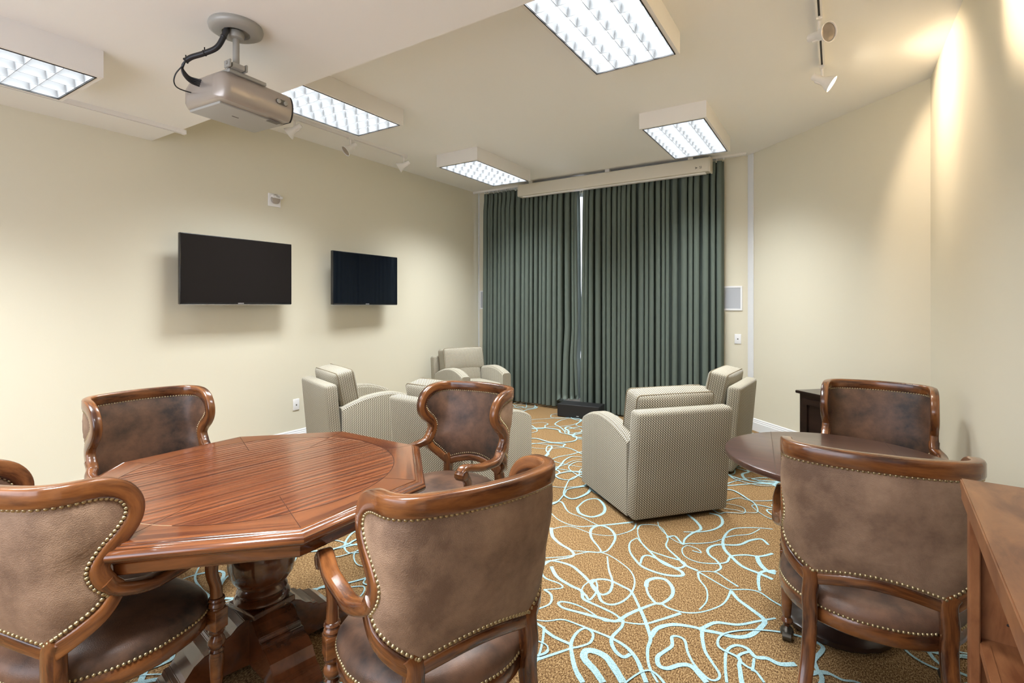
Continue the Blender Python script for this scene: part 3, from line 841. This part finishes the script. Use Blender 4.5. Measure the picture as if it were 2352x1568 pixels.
# ------------------------------------------------------------------ leather captain chairs
def _plan():
    """plan of the barrel back: nearly flat middle, tight corners, wings running forward"""
    tab = []; x = y = th = 0.0; ds = .001
    for i in range(620):
        tab.append((x, y, th)); sv = i*ds
        k = 1/.60 if sv < .200 else (1/.098 if sv < .315 else 1/1.2)
        x += math.cos(th)*ds; y += math.sin(th)*ds; th += k*ds
    return tab
PLAN = _plan()
def S(s, z, d=0.0):
    """point on the barrel-shaped back; s = arc length from the middle, d = distance outwards"""
    x, y, th = PLAN[min(619, int(round(abs(s)*1000)))]
    f = abs(s)*1000-int(abs(s)*1000)
    sg = 1 if s >= 0 else -1
    x0, y0, th0 = PLAN[min(619, int(abs(s)*1000))]; x1, y1, th1 = PLAN[min(619, int(abs(s)*1000)+1)]
    x, y, th = x0+(x1-x0)*f, y0+(y1-y0)*f, th0+(th1-th0)*f
    yb = -.262-.17*(z-.50)
    return Vector((sg*(x+d*math.sin(th)), yb+y-d*math.cos(th), z))
def SN(s):
    th = PLAN[min(619, int(abs(s)*1000))][2]
    return Vector(((1 if s >= 0 else -1)*math.sin(th), -math.cos(th), 0))
HALF = [(0, .948), (.13, .947), (.25, .945), (.360, .936), (.420, .906), (.442, .862), (.432, .820), (.396, .782), (.350, .748), (.322, .712), (.328, .672), (.358, .632), (.322, .590), (.258, .545), (.187, .492)]
def outline(half, n=5):
    P = catmull([(a, b, 0) for a, b in half[:12]], n)
    P = P+[Vector((a, b, 0)) for a, b in half[12:]] if False else P+catmull([(a, b, 0) for a, b in half[11:]], n)[1:]
    return [(p_.x, p_.y) for p_ in P]
def inset(poly, d):
    """move a closed 2d outline inwards"""
    n = len(poly); out = []
    area = sum(poly[i][0]*poly[(i+1) % n][1]-poly[(i+1) % n][0]*poly[i][1] for i in range(n))
    sg = 1 if area > 0 else -1
    for i in range(n):
        a, b, c_ = poly[i-1], poly[i], poly[(i+1) % n]
        t1 = Vector((b[0]-a[0], b[1]-a[1])); t2 = Vector((c_[0]-b[0], c_[1]-b[1]))
        if t1.length > 1e-9: t1.normalize()
        if t2.length > 1e-9: t2.normalize()
        nr = Vector((-(t1.y+t2.y), t1.x+t2.x))
        if nr.length < 1e-6: nr = Vector((-t2.y, t2.x))
        nr.normalize(); k = 1/max(.5, nr.dot(Vector((-t2.y, t2.x))))
        out.append((b[0]+nr.x*d*sg*k, b[1]+nr.y*d*sg*k))
    return out
def walk(pts, step, closed=True):
    out = []; acc = 0; n = len(pts)
    for i in range(n if closed else n-1):
        a, b = Vector(pts[i]), Vector(pts[(i+1) % n]); l = (b-a).length
        while acc <= l:
            out.append(a.lerp(b, acc/l) if l > 0 else a); acc += step
        acc -= l
    return out
def nail(m_, p_, n_, r_=.0066):
    q = n_.to_track_quat('Z', 'Y').to_matrix().to_4x4(); T = Matrix.Translation(p_) @ q
    m_.lathe([(r_, 0), (r_*.85, r_*.45), (r_*.45, r_*.78), (r_*.05, r_*.85)], 8, T, cap=False)

def make_chair():
    root = empty('captain_chair')
    right = outline(HALF)
    left = [(-a, b) for a, b in right[1:]][::-1]
    upper = left+right                       # corner -> top -> corner, open
    rail = [(right[-1][0]*(1-2*k/12), .492+.040*math.sin(PI*k/12)) for k in range(1, 12)]
    loop = upper+rail
    n = len(loop)
    # wooden frame
    m_ = MB()
    pr = rrect(.054, .040, .008, 2)
    def frame_sweep(pts2, wfun):
        P = [S(a, b) for a, b in pts2]; A = []; B = []; sc_ = []
        for i, (a, b) in enumerate(pts2):
            t = (P[min(i+1, len(P)-1)]-P[max(0, i-1)]).normalized(); nn_ = SN(a)
            nn_ = (nn_-t*nn_.dot(t)).normalized()
            A.append(t.cross(nn_).normalized()); B.append(nn_); sc_.append(wfun(a, b))
        m_.sweep(P, A, B, pr, scale=sc_)
    def wf(a, b):
        k = 1.03 if b > .9 else (1.0 if b > .66 else .85)
        return (k, 1.0)
    frame_sweep(upper, wf)
    frame_sweep([loop[len(upper)-1]]+rail+[loop[0]], lambda a, b: (.72, .85))
    m_.build('back_frame', 'frame_wood', root, smooth=True, angle=50)
    # leather, outer and inner face
    ins0 = inset(loop, .016); ins = []          # leather outline as seen from its middle
    for k in range(150):
        th = 2*PI*k/150; dx, dz = math.cos(th), math.sin(th); best = 9
        for i in range(n):
            (x0, z0), (x1, z1) = ins0[i], ins0[(i+1) % n]
            ex, ez = x1-x0, z1-z0; det = dx*ez-dz*ex
            if abs(det) < 1e-12: continue
            qx, qz = x0, z0-.73
            t_ = (qx*ez-qz*ex)/det; u_ = (qx*dz-qz*dx)/det
            if t_ > .02 and -1e-6 <= u_ <= 1+1e-6: best = min(best, t_)
        ins.append((dx*best, .73+dz*best))
    nl = n; n = 150
    for nm, mt, sg, puff in (('outer_back_panel', 'suede', 1, .016), ('inner_back_pad', 'hide', -1, .020)):
        m_ = MB(); C0 = (0, .73); K = 12; vs_ = []
        segs = [(Vector(ins[i]), Vector(ins[(i+1) % n])) for i in range(n)]
        def edge_dist(p_):
            best = 9
            for a_, b_ in segs:
                ab = b_-a_; t_ = max(0, min(1, (p_-a_).dot(ab)/max(1e-9, ab.length_squared))); best = min(best, (a_+ab*t_-p_).length)
            return best
        grid = [[(C0[0]+(a-C0[0])*k/K, C0[1]+(b-C0[1])*k/K) for (a, b) in ins] for k in range(K+1)]
        dd = [[1-math.exp(-edge_dist(Vector(q))/.045) for q in row] for row in grid]
        for it in range(10):
            nd = [row[:] for row in dd]
            for k in range(1, K):
                for i in range(n): nd[k][i] = .25*dd[k][i]+.2*(dd[k][i-1]+dd[k][(i+1) % n])+.175*(dd[k-1][i]+dd[k+1][i])
            dd = nd
        for k in range(K+1):
            for i, (s_, z_) in enumerate(grid[k]): vs_.append(S(s_, z_, sg*(.010+puff*dd[k][i])))
        fs = []
        for k in range(K):
            for i in range(n):
                i2 = (i+1) % n; fs.append((k*n+i, k*n+i2, (k+1)*n+i2, (k+1)*n+i))
        m_.add(vs_, fs)
        m_.build(nm, mt, root, smooth=True, angle=180)
    n = nl
    m_ = MB()
    for (a, b) in walk(inset(loop, .029), .0138):
        nail(m_, S(a, b, .0125), SN(a)); nail(m_, S(a, b, -.0125), -SN(a), .005)
    m_.build('back_nail_trim', 'nail', root, smooth=True, angle=180)
    # seat
    def plan(k=1.0, n_=48):
        out = []
        for i in range(n_):
            a = 2*PI*i/n_; ca, sa = math.cos(a), math.sin(a)
            ex = .62 if sa > 0 else .80
            x = math.copysign(abs(ca)**ex, ca); y = math.copysign(abs(sa)**ex, sa)
            yy = y*.262
            hw = .292-(.045*max(0, -y))-(.02*max(0, -y)**3)
            out.append((x*hw*k, yy*k-.008))
        return out
    m_ = MB(); n_ = 48
    pl = plan(); zs = [(.335, .90), (.335, .975), (.343, 1.0), (.375, 1.005), (.388, .985)]
    vs_ = []; fs = []; uvs = []
    for z, k in zs: vs_ += [(x*k, y*k, z) for x, y in pl]
    for r_ in range(len(zs)-1):
        for i in range(n_):
            i2 = (i+1) % n_; fs.append((r_*n_+i, r_*n_+i2, (r_+1)*n_+i2, (r_+1)*n_+i)); uvs.append([(i*.036, r_*.02), (i*.036+.036, r_*.02), (i*.036+.036, r_*.02+.02), (i*.036, r_*.02+.02)])
    m_.add(vs_, fs, 0, uvs); m_.build('seat_rail', 'frame_wood', root, smooth=True, angle=60)
    m_ = MB(); vs_ = []; fs = []
    zs = [(.382, .975), (.40, 1.0), (.418, .99), (.438, .94), (.452, .84), (.462, .66), (.467, .4), (.469, .12)]
    for z, k in zs: vs_ += [(x*k, y*k, z) for x, y in pl]
    for r_ in range(len(zs)-1):
        for i in range(n_):
            i2 = (i+1) % n_; fs.append((r_*n_+i, r_*n_+i2, (r_+1)*n_+i2, (r_+1)*n_+i))
    fs.append(tuple(range((len(zs)-1)*n_, len(zs)*n_)))
    m_.add(vs_, fs); m_.build('seat_cushion', 'hide', root, smooth=True, angle=180)
    m_ = MB()
    w3 = walk([(x*1.0, y*1.0) for x, y in pl], .0138)
    for p_ in w3:
        nn_ = Vector((p_[0]/.29**2, p_[1]/.26**2, 0)).normalized(); nail(m_, Vector((p_[0], p_[1], .394))-nn_*.001, nn_, .0058)
    m_.build('seat_nail_trim', 'nail', root, smooth=True, angle=180)
    # arms, legs
    for sx in (-1, 1):
        a0 = S(sx*.328, .668); a1 = S(sx*.352, .632)
        path = catmull([a0, a1, (sx*.291, -.055, .612), (sx*.294, .03, .612), (sx*.297, .12, .624), (sx*.290, .195, .643), (sx*.286, .228, .644), (sx*.284, .248, .630)], 6)
        A, B = [], []
        for i in range(len(path)):
            t = (path[min(i+1, len(path)-1)]-path[max(0, i-1)]).normalized()
            sd = Vector((1, 0, 0)); sd = (sd-t*sd.dot(t)).normalized(); A.append(sd); B.append(t.cross(sd).normalized())
        m_ = MB(); m_.sweep(path, A, B, rrect(.050, .036, .011, 3), scale=[(1.0, 1.15-.35*i/len(path)) for i in range(len(path))])
        T = Matrix.Translation((sx*.284, .240, .617)) @ Matrix.Rotation(PI/2, 4, 'Y')
        m_.lathe([(.014, -.029), (.023, -.027), (.026, -.018), (.026, .018), (.023, .027), (.014, .029)], 40, T, flute=10, famp=.05)
        arm = m_.build('arm', 'frame_wood', root, smooth=True, angle=50)
        # arm post: s-curved top, rings, square block
        m_ = MB(); X, Y = sx*.270, .205
        path = catmull([(X, Y, .425), (X, Y-.004, .47), (X+sx*.004, Y-.022, .52), (X+sx*.008, Y-.022, .565), (X+sx*.014, Y+.005, .60), (X+sx*.014, Y+.02, .625)], 5)
        m_.tube(path, [.021-.002*math.sin(i/len(path)*PI*2) for i in range(len(path))], 14)
        m_.lathe([(.018, .432), (.025, .428), (.027, .420), (.021, .414), (.026, .408), (.028, .400), (.022, .394), (.024, .388)], 20, Matrix.Translation((X, Y, 0)))
        m_.build('arm_post', 'frame_wood', arm, smooth=True, angle=50)
        m_ = MB(); m_.rbox(.026, .026, .035, .004, Matrix.Translation((X, Y, .355)), n=1)
        m_.lathe([(.024, .322), (.027, .312), (.022, .303), (.018, .298), (.026, .285), (.029, .272), (.026, .258), (.019, .250), (.024, .243), (.020, .237), (.0235, .22), (.021, .15), (.017, .105), (.015, .095), (.022, .088), (.024, .078), (.017, .070), (.013, .058)], 24, Matrix.Translation((X, Y, 0)))
        lg = m_.build('leg', 'frame_wood', root, smooth=True, angle=40)
        caster(X, Y, lg)
        # rear sabre leg joined to the lower corner of the back
        top = S(sx*.190, .505)
        path = catmull([top+Vector((sx*.012, .004, .03)), top, (sx*.192, -.236, .43), (sx*.190, -.232, .36), (sx*.193, -.242, .27), (sx*.203, -.275, .17), (sx*.216, -.325, .09), (sx*.222, -.350, .055)], 5)
        A, B = [], []
        for i in range(len(path)):
            t = (path[min(i+1, len(path)-1)]-path[max(0, i-1)]).normalized()
            sd = Vector((1, 0, 0)); sd = (sd-t*sd.dot(t)).normalized(); A.append(sd); B.append(t.cross(sd).normalized())
        m_ = MB(); m_.sweep(path, A, B, rrect(.052, .050, .010, 3), scale=[(1.0-.25*i/len(path), .9+.2*math.sin(i/len(path)*PI)-.25*i/len(path)) for i in range(len(path))])
        lg = m_.build('leg', 'frame_wood', root, smooth=True, angle=50)
        caster(sx*.222, -.355, lg)
    return root
def caster(x, y, parent):
    m_ = MB(); m_.lathe([(.004, .064), (.013, .060), (.014, .052), (.022, .046), (.027, .034), (.026, .020), (.018, .008), (.006, .0035)], 18, Matrix.Translation((x, y+.004, 0)))
    m_.tube([(x-.017, y-.016, .018), (x+.017, y-.016, .018)], .0178, 18)
    m_.build('caster', 'caster', parent, smooth=True, angle=50)
ch0 = make_chair()
def place(root, x, y, face):                 # face: direction the sitter looks, degrees from +x
    root.location = (x, y, 0); root.rotation_euler = (0, 0, R(face-90))
GO, GR = 'leather chairs around the octagonal table', 'leather chairs at the round table'
CH = [((-1.085, 1.26, 158), 'brown leather captain chair in the centre foreground, back to the camera', GO),
      ((-2.05, .70, 103), 'brown leather captain chair at the lower left corner, its arm under the octagonal table', GO),
      ((-2.98, 1.29, -3), 'leather captain chair by the left wall behind the octagonal table', GO),
      ((-1.83, 2.22, -90), 'leather captain chair in front of the tweed armchairs, mottled inner back showing', GO),
      ((.10, 2.33, 93), 'brown leather captain chair beside the cherry bookcase, back to the camera', GR),
      ((.195, 3.60, -95), 'dark leather captain chair behind the round table against the right wall', GR)]
for i, (p3, lab, grp) in enumerate(CH):
    o = ch0 if i == 0 else copy_tree(ch0)
    place(o, *p3); tag(o, lab, 'chair', grp)

# ------------------------------------------------------------------ octagonal table
OT = empty('octagonal_table', (-2.02, 1.245, 0)); tag(OT, 'reddish mahogany octagonal pedestal table with moulded edge', 'table')
AP = .617                                     # flat-to-centre of the top board
def octv(ap, z, k): 
    rr = ap/math.cos(PI/8); a = PI/8+k*PI/4
    return Vector((rr*math.cos(a), rr*math.sin(a), z))
m_ = MB()
gd = R(82)                                    # direction of the grain
def guv(p_, ang): return (p_.x*math.cos(ang)+p_.y*math.sin(ang), -p_.x*math.sin(ang)+p_.y*math.cos(ang))
nc = 96; rc = .535; zt = .760
circ = [Vector((rc*math.cos(2*PI*i/nc), rc*math.sin(2*PI*i/nc), zt)) for i in range(nc)]
m_.add(circ, [tuple(range(nc))], 0, [[guv(p_, gd) for p_ in circ]])
for k in range(8):
    a0 = PI/8+k*PI/4; v0, v1 = octv(AP, zt, k), octv(AP, zt, k+1)
    arc = [Vector((rc*math.cos(a0+PI/4*j/12), rc*math.sin(a0+PI/4*j/12), zt)) for j in range(13)]
    poly = [v0, v1]+arc[::-1]
    ang = a0+PI/8+PI/2
    m_.add(poly, [tuple(range(len(poly)))], 1, [[(lambda t: (t[0]+k*3.7, t[1]+k*1.3))(guv(p_, ang)) for p_ in poly]])
tt = m_.build('tabletop', ['mahog', 'mahog_border'], OT, fixn=False)
pr = [(AP-.02, .7598), (AP+.001, .7598), (AP+.0025, .7570), (AP+.0045, .7555), (AP+.0075, .7555), (AP+.0095, .7570), (AP+.012, .7565), (AP+.014, .7535), (AP+.017, .7520)]
pr += [(AP+.020+.021*math.sin(R(a)), .7340+.0175*math.cos(R(a))) for a in range(0, 181, 15)]
pr += [(AP+.016, .7150), (AP+.016, .7110), (AP+.012, .7090), (AP+.004, .7080), (AP-.002, .7030), (AP-.005, .695), (AP-.006, .670), (AP-.010, .664), (AP-.016, .662), (AP-.05, .662), (AP-.05, .70)]
m_ = MB(); vs_, fs, uvs = [], [], []
for (a, z) in pr: vs_ += [octv(a, z, k) for k in range(8)]
for i in range(len(pr)-1):
    for k in range(8):
        k2 = (k+1) % 8; fs.append((i*8+k, i*8+k2, (i+1)*8+k2, (i+1)*8+k)); uvs.append([(k*.55, i*.012), (k*.55+.52, i*.012), (k*.55+.52, i*.012+.012), (k*.55, i*.012+.012)])
m_.add(vs_, fs, 0, uvs); m_.build('moulded_edge', 'mahog_edge', OT, smooth=True, angle=32)
m_ = MB(); rr_ = (AP-.055)
m_.add([octv(rr_, .700, k) for k in range(8)]+[octv(rr_, .716, k) for k in range(8)], [tuple(range(8))[::-1], tuple(range(8, 16))]+[(k, (k+1) % 8, (k+1) % 8+8, k+8) for k in range(8)]); m_.build('underside', 'pedestal', OT)
m_ = MB()
def strip(m_, a, b, wd, z=.7604, mat=0):
    a, b = Vector((a[0], a[1], z)), Vector((b[0], b[1], z)); t = (b-a).normalized(); nr = Vector((-t.y, t.x, 0))*wd/2
    m_.add([a+nr, a-nr, b-nr, b+nr], [(0, 1, 2, 3)], mat)
for i in range(nc):
    a, b = circ[i], circ[(i+1) % nc]
    deg = math.degrees(math.atan2(a.y, a.x)) % 360
    strip(m_, a, b, .0028, mat=(1 if (225 < deg < 262 or 275 < deg < 300 or 88 < deg < 110) else 0))
for k in range(8):
    v = octv(AP, zt, k); u = v.normalized()*rc; strip(m_, (u.x, u.y), (v.x, v.y), .0018)
for off in (-.33, -.165, 0, .165, .33):
    hl = math.sqrt(max(0, rc*rc-off*off)); d_ = Vector((math.cos(gd), math.sin(gd))); n_ = Vector((-d_.y, d_.x))*off
    strip(m_, n_-d_*hl, n_+d_*hl, .0020, .7603)
m_.build('inlay_lines', ['seam', 'inlay'], OT, fixn=False)
m_ = MB()
m_.lathe([(.19, .705), (.20, .69), (.19, .675), (.10, .66), (.075, .62), (.07, .56), (.085, .53), (.10, .50), (.118, .47), (.128, .43), (.130, .39), (.122, .345), (.100, .31), (.086, .298), (.092, .290), (.098, .280), (.090, .272), (.088, .266), (.102, .258), (.108, .246), (.100, .236), (.085, .23), (.085, .19)], 48)
m_.build('turned_column', 'pedestal', OT, smooth=True, angle=35)
m_ = MB(); m_.rbox(.092, .092, .080, .006, Matrix.Translation((0, 0, .15)), n=1); m_.build('base_block', 'pedestal', OT, smooth=True)
for k in range(4):
    T = Matrix.Rotation(R(-10+90*k), 4, 'Z')
    prf = [(.07, .03), (.07, .205), (.10, .212), (.125, .200), (.150, .178), (.172, .172), (.180, .160), (.198, .160), (.205, .148), (.24, .142), (.275, .120), (.300, .088), (.312, .070), (.330, .068), (.338, .052), (.352, .044), (.362, .022), (.362, .004), (.30, .004), (.27, .012), (.22, .035)]
    m_ = MB(); n = len(prf); hw = .082
    vs_ = [T @ Vector((x, s_*hw, z)) for s_ in (-1, 1) for x, z in prf]
    m_.add(vs_, [tuple(range(n))[::-1], tuple(range(n, 2*n))]+[(i, (i+1) % n, (i+1) % n+n, i+n) for i in range(n)])
    m_.build('foot', 'pedestal', OT, bevel=.0025)

# ------------------------------------------------------------------ round table
RT = empty('round_table', (.0, 2.76, 0)); tag(RT, 'dark brown round dining table beside the right wall', 'table')
m_ = MB(); m_.lathe([(.001, .76), (.455, .76), (.465, .757), (.468, .748), (.466, .736), (.455, .728), (.40, .726), (.001, .726)], 96, cap=False); m_.build('tabletop', 'darktop', RT, smooth=True, angle=40)
m_ = MB()
for off in (-.255, .255):
    hl = math.sqrt(.46**2-off**2); ang = R(97); d_ = Vector((math.cos(ang), math.sin(ang))); n_ = Vector((-d_.y, d_.x))*off
    strip(m_, n_-d_*hl, n_+d_*hl, .0035, .7604)
m_.build('leaf_seams', 'seam', RT, fixn=False)
m_ = MB(); m_.lathe([(.20, .726), (.20, .70), (.08, .68), (.06, .6), (.075, .5), (.085, .42), (.055, .36), (.05, .3), (.08, .26), (.085, .18), (.07, .13), (.03, .12)], 36); m_.build('turned_column', 'espresso', RT, smooth=True, angle=35)
m_ = MB(); m_.lathe([(.205, 0), (.22, .012), (.22, .03), (.205, .045), (.16, .055), (.13, .075), (.07, .10), (.05, .13)], 48, flute=24, famp=.012); m_.build('pedestal_base', 'espresso', RT, smooth=True, angle=40)

# ------------------------------------------------------------------ tweed armchairs
def make_armchair():
    root = empty('tweed_armchair')
    m_ = MB(); m_.box(-.32, .32, -.36, .28, 0, .045); m_.build('base_plinth', 'black', root)
    # arms: side profile extruded, rounded on top
    ys = [(-.40, .540), (-.30, .580), (-.18, .615), (-.05, .635), (.06, .638), (.16, .622), (.26, .588), (.315, .560)]
    prof_top = catmull([(0, a, b) for a, b in ys], 4)
    for sx in (-1, 1):
        m_ = MB(); xi, xo = .245, .372; r_ = .03
        cross = [(xi, None), (xi, -r_), (xi+.010, -.010), (xi+r_, 0), (xo-r_, 0), (xo-.010, -.010), (xo, -r_), (xo, None)]
        nn = len(cross); vs_ = []; uvs = []; fs = []
        per = [0]
        for q in prof_top:
            for (x, dz) in cross:
                z = .035 if dz is None else q.z+dz
                vs_.append((sx*x, q.y, z))
        for i in range(len(prof_top)-1):
            for k in range(nn-1):
                a, b, c_, d = i*nn+k, i*nn+k+1, (i+1)*nn+k+1, (i+1)*nn+k
                fs.append((a, b, c_, d))
                if k in (0, nn-2): uvs.append([(vs_[t][1], vs_[t][2]) for t in (a, b, c_, d)])
                else: uvs.append([(abs(vs_[t][0]), vs_[t][1]) for t in (a, b, c_, d)])
        e0 = tuple(range(nn)); e1 = tuple(range((len(prof_top)-1)*nn, len(prof_top)*nn))
        fs += [e0, e1]; uvs += [[(vs_[t][0], vs_[t][2]) for t in e0], [(vs_[t][0], vs_[t][2]) for t in e1]]
        m_.add(vs_, fs, 0, uvs); m_.build('arm', 'tweed', root, smooth=True, angle=50)
    # back
    def tilt(y0, z0, a): return Matrix.Translation((0, y0, z0)) @ Matrix.Rotation(R(a), 4, 'X')
    Tb = tilt(-.43, .03, 5)
    m_ = MB(); m_.rbox(.372, .055, .365, .03, Tb @ Matrix.Translation((0, 0, .365)), n=3); m_.build('back', 'tweed', root, smooth=True, angle=60)
    m_ = MB(); m_.rbox(.25, .325, .13, .02, Matrix.Translation((0, -.055, .17)), n=2); m_.build('seat_base', 'tweed', root, smooth=True)
    Tc = Matrix.Translation((0, -.005, .365)); m_ = MB(); m_.rbox(.243, .305, .075, .03, Tc, n=5, bulge=(0, 0, .02)); sc0 = m_.build('seat_cushion', 'tweed', root, smooth=True, angle=60)
    Tk = tilt(-.270, .412, 11) @ Matrix.Translation((0, 0, .215))
    m_ = MB(); m_.rbox(.305, .090, .150, .03, Tk @ Matrix.Translation((0, 0, .085)), n=5, bulge=(0, .022, .010)); m_.rbox(.240, .086, .15, .03, Tk @ Matrix.Translation((0, 0, -.085)), n=4, bulge=(0, .012, 0)); bc0 = m_.build('back_cushion', 'tweed', root, smooth=True, angle=60)
    def welt(T, hx, hz, y, r_, parent, axis):
        pts = []
        for cx, cz, a0 in ((hx-r_, hz-r_, 0), (-hx+r_, hz-r_, 90), (-hx+r_, -hz+r_, 180), (hx-r_, -hz+r_, 270)):
            for k in range(5):
                a = R(a0+22.5*k); q = (cx+r_*math.cos(a), cz+r_*math.sin(a))
                pts.append(T @ (Vector((q[0], y, q[1])) if axis == 'y' else Vector((q[0], q[1], y))))
        pts.append(pts[0]); w_ = MB(); w_.tube(pts, .0045, 6, cap=False); w_.build('piping', 'piping', parent, smooth=True)
    Tw = Tk @ Matrix.Translation((0, 0, .085)); welt(Tw, .305, .150, .070, .03, bc0, 'y'); welt(Tw, .305, .150, -.070, .03, bc0, 'y')
    welt(Tc, .243, .305, .055, .03, sc0, 'z')
    return root
ac0 = make_armchair()
AC = [((-1.245, 3.855, 139), 'tweed armchair in the middle of the carpet with its back to the camera'),
      ((-1.20, 5.05, 177), 'tweed armchair beside the diagonal wall facing left'),
      ((-3.86, 3.49, 70), 'tweed armchair by the left wall with its outer side toward the camera'),
      ((-2.49, 3.32, 85), 'tweed armchair mostly hidden behind the mottled leather chair'),
      ((-4.03, 5.43, -22), 'tweed armchair in the far left corner facing the camera')]
for i, (p3, lab) in enumerate(AC):
    o = ac0 if i == 0 else copy_tree(ac0)
    place(o, *p3); tag(o, lab, 'armchair', 'dotted tweed armchairs')

# ------------------------------------------------------------------ dark cabinet on the diagonal wall
CBN = empty('dark_cabinet', (-.27, 5.16, 0), R(-45)); tag(CBN, 'espresso brown low cabinet against the diagonal wall', 'cabinet')
W_, D_, H_ = .72, .44, .70
m_ = MB(); m_.box(0, W_, 0, D_, .03, H_-.025); m_.build('body', 'espresso', CBN, bevel=.003)
m_ = MB(); m_.box(-.025, W_+.02, -.025, D_+.01, H_-.025, H_); m_.build('top', 'espresso', CBN, bevel=.004)
for i in range(2):
    x0 = .05+i*(W_-.06)/2; x1 = x0+(W_-.12)/2
    m_ = MB()
    for (a, b, c_, d) in ((x0, x0+.05, .08, H_-.06), (x1-.05, x1, .08, H_-.06), (x0+.05, x1-.05, .08, .13), (x0+.05, x1-.05, H_-.11, H_-.06)): m_.box(a, b, -.02, 0, c_, d)
    m_.box(x0+.05, x1-.05, -.008, 0, .13, H_-.11)
    dr = m_.build('door', 'espresso', CBN, bevel=.002)
    kx = x1-.025 if i == 0 else x0+.025
    m_ = MB(); m_.lathe([(.006, 0), (.006, .012), (.013, .018), (.011, .026), (.002, .028)], 16, Matrix.Translation((kx, -.02, .42)) @ Matrix.Rotation(PI/2, 4, 'X')); m_.build('knob', 'caster', dr, smooth=True)

# ------------------------------------------------------------------ cherry bookcase at the lower right
BK = empty('bookcase', (.273, 1.749, 0), R(-4)); tag(BK, 'cherry wood open bookcase cut off by the lower right edge', 'bookcase')
m_ = MB(); BL_ = 1.6; BD = .33
m_.box(0, BD, -BL_, 0, .972, 1.0); m_.box(0.002, .022, -BL_, -.002, .945, .972); m_.build('top', 'cherry', BK, bevel=.003)
m_ = MB(); m_.box(.018, BD-.01, -.045, -.022, 0, .972); m_.build('side_panel', 'cherry', BK, bevel=.001)
m_ = MB(); m_.box(.012, .032, -.072, -.020, 0, .972); m_.build('face_stile', 'cherry', BK, bevel=.002)
m_ = MB(); m_.box(.034, BD-.02, -BL_+.02, -.045, .60, .622); m_.box(.03, .05, -BL_+.02, -.075, .598, .624); m_.build('shelf', 'cherry', BK, bevel=.001)
m_ = MB(); m_.box(.034, BD-.02, -BL_+.02, -.045, .07, .095); m_.build('shelf', 'cherry', BK, bevel=.001)
m_ = MB(); m_.box(BD-.02, BD-.01, -BL_+.02, -.045, .03, .972); m_.build('back_panel', 'cherry', BK)
m_ = MB(); m_.box(.018, BD-.01, -BL_+.002, -BL_+.022, 0, .972); m_.build('side_panel', 'cherry', BK, bevel=.001)
m_ = MB()
for xx in (.085, BD-.07):
    for k in range(22):
        z = .13+k*.036
        if abs(z-.61) < .03: continue
        m_.lathe([(.0035, 0), (.0005, .0003)], 8, Matrix.Translation((xx, -.0454, z)) @ Matrix.Rotation(PI/2, 4, 'X'), cap=False)
m_.build('shelf_pin_holes', 'black', BK)

# ------------------------------------------------------------------ projector cables
b_ = MB()
def wp(*a): return [Vector(p_)-CB.location for p_ in a]
main = catmull(wp((-2.470, 1.345, 2.785), (-2.466, 1.335, 2.755), (-2.502, 1.316, 2.686), (-2.554, 1.282, 2.655), (-2.607, 1.249, 2.636), (-2.632, 1.232, 2.616)), 6)
b_.tube(main, .0125, 10); b_.build('cable_sleeve', 'cable', CB, smooth=True)
for j, dx in enumerate((-.012, 0, .012, .024)):
    b_ = MB(); b_.tube(catmull(wp((-2.632, 1.232, 2.616), (-2.652, 1.228, 2.585+dx*.5), (-2.655, 1.240, 2.560+dx*.6), (-2.655, 1.275, 2.540+dx*.7), (-2.625+dx, 1.345, 2.532+dx*.7)), 6), .0045, 8); b_.build('cable', 'cable', CB, smooth=True)
b_ = MB(); b_.tube(catmull(wp((-2.640, 1.222, 2.590), (-2.668, 1.206, 2.553), (-2.690, 1.210, 2.518), (-2.710, 1.245, 2.505), (-2.722, 1.338, 2.512)), 6), .003, 8); b_.build('cable', 'cable', CB, smooth=True)
b_ = MB()
for f in (8, 18, 29):
    b_ = MB(); q = main[f]; b_.lathe([(.0132, -.004), (.015, 0), (.0132, .004)], 12, Matrix.Translation(q) @ (main[min(f+1, len(main)-1)]-main[f-1 if f else 0]).to_track_quat('Z', 'Y').to_matrix().to_4x4()); b_.box(q.x-.002, q.x+.002, q.y-.002, q.y+.002, q.z, q.z+.028); b_.build('cable_tie', 'black', CB)
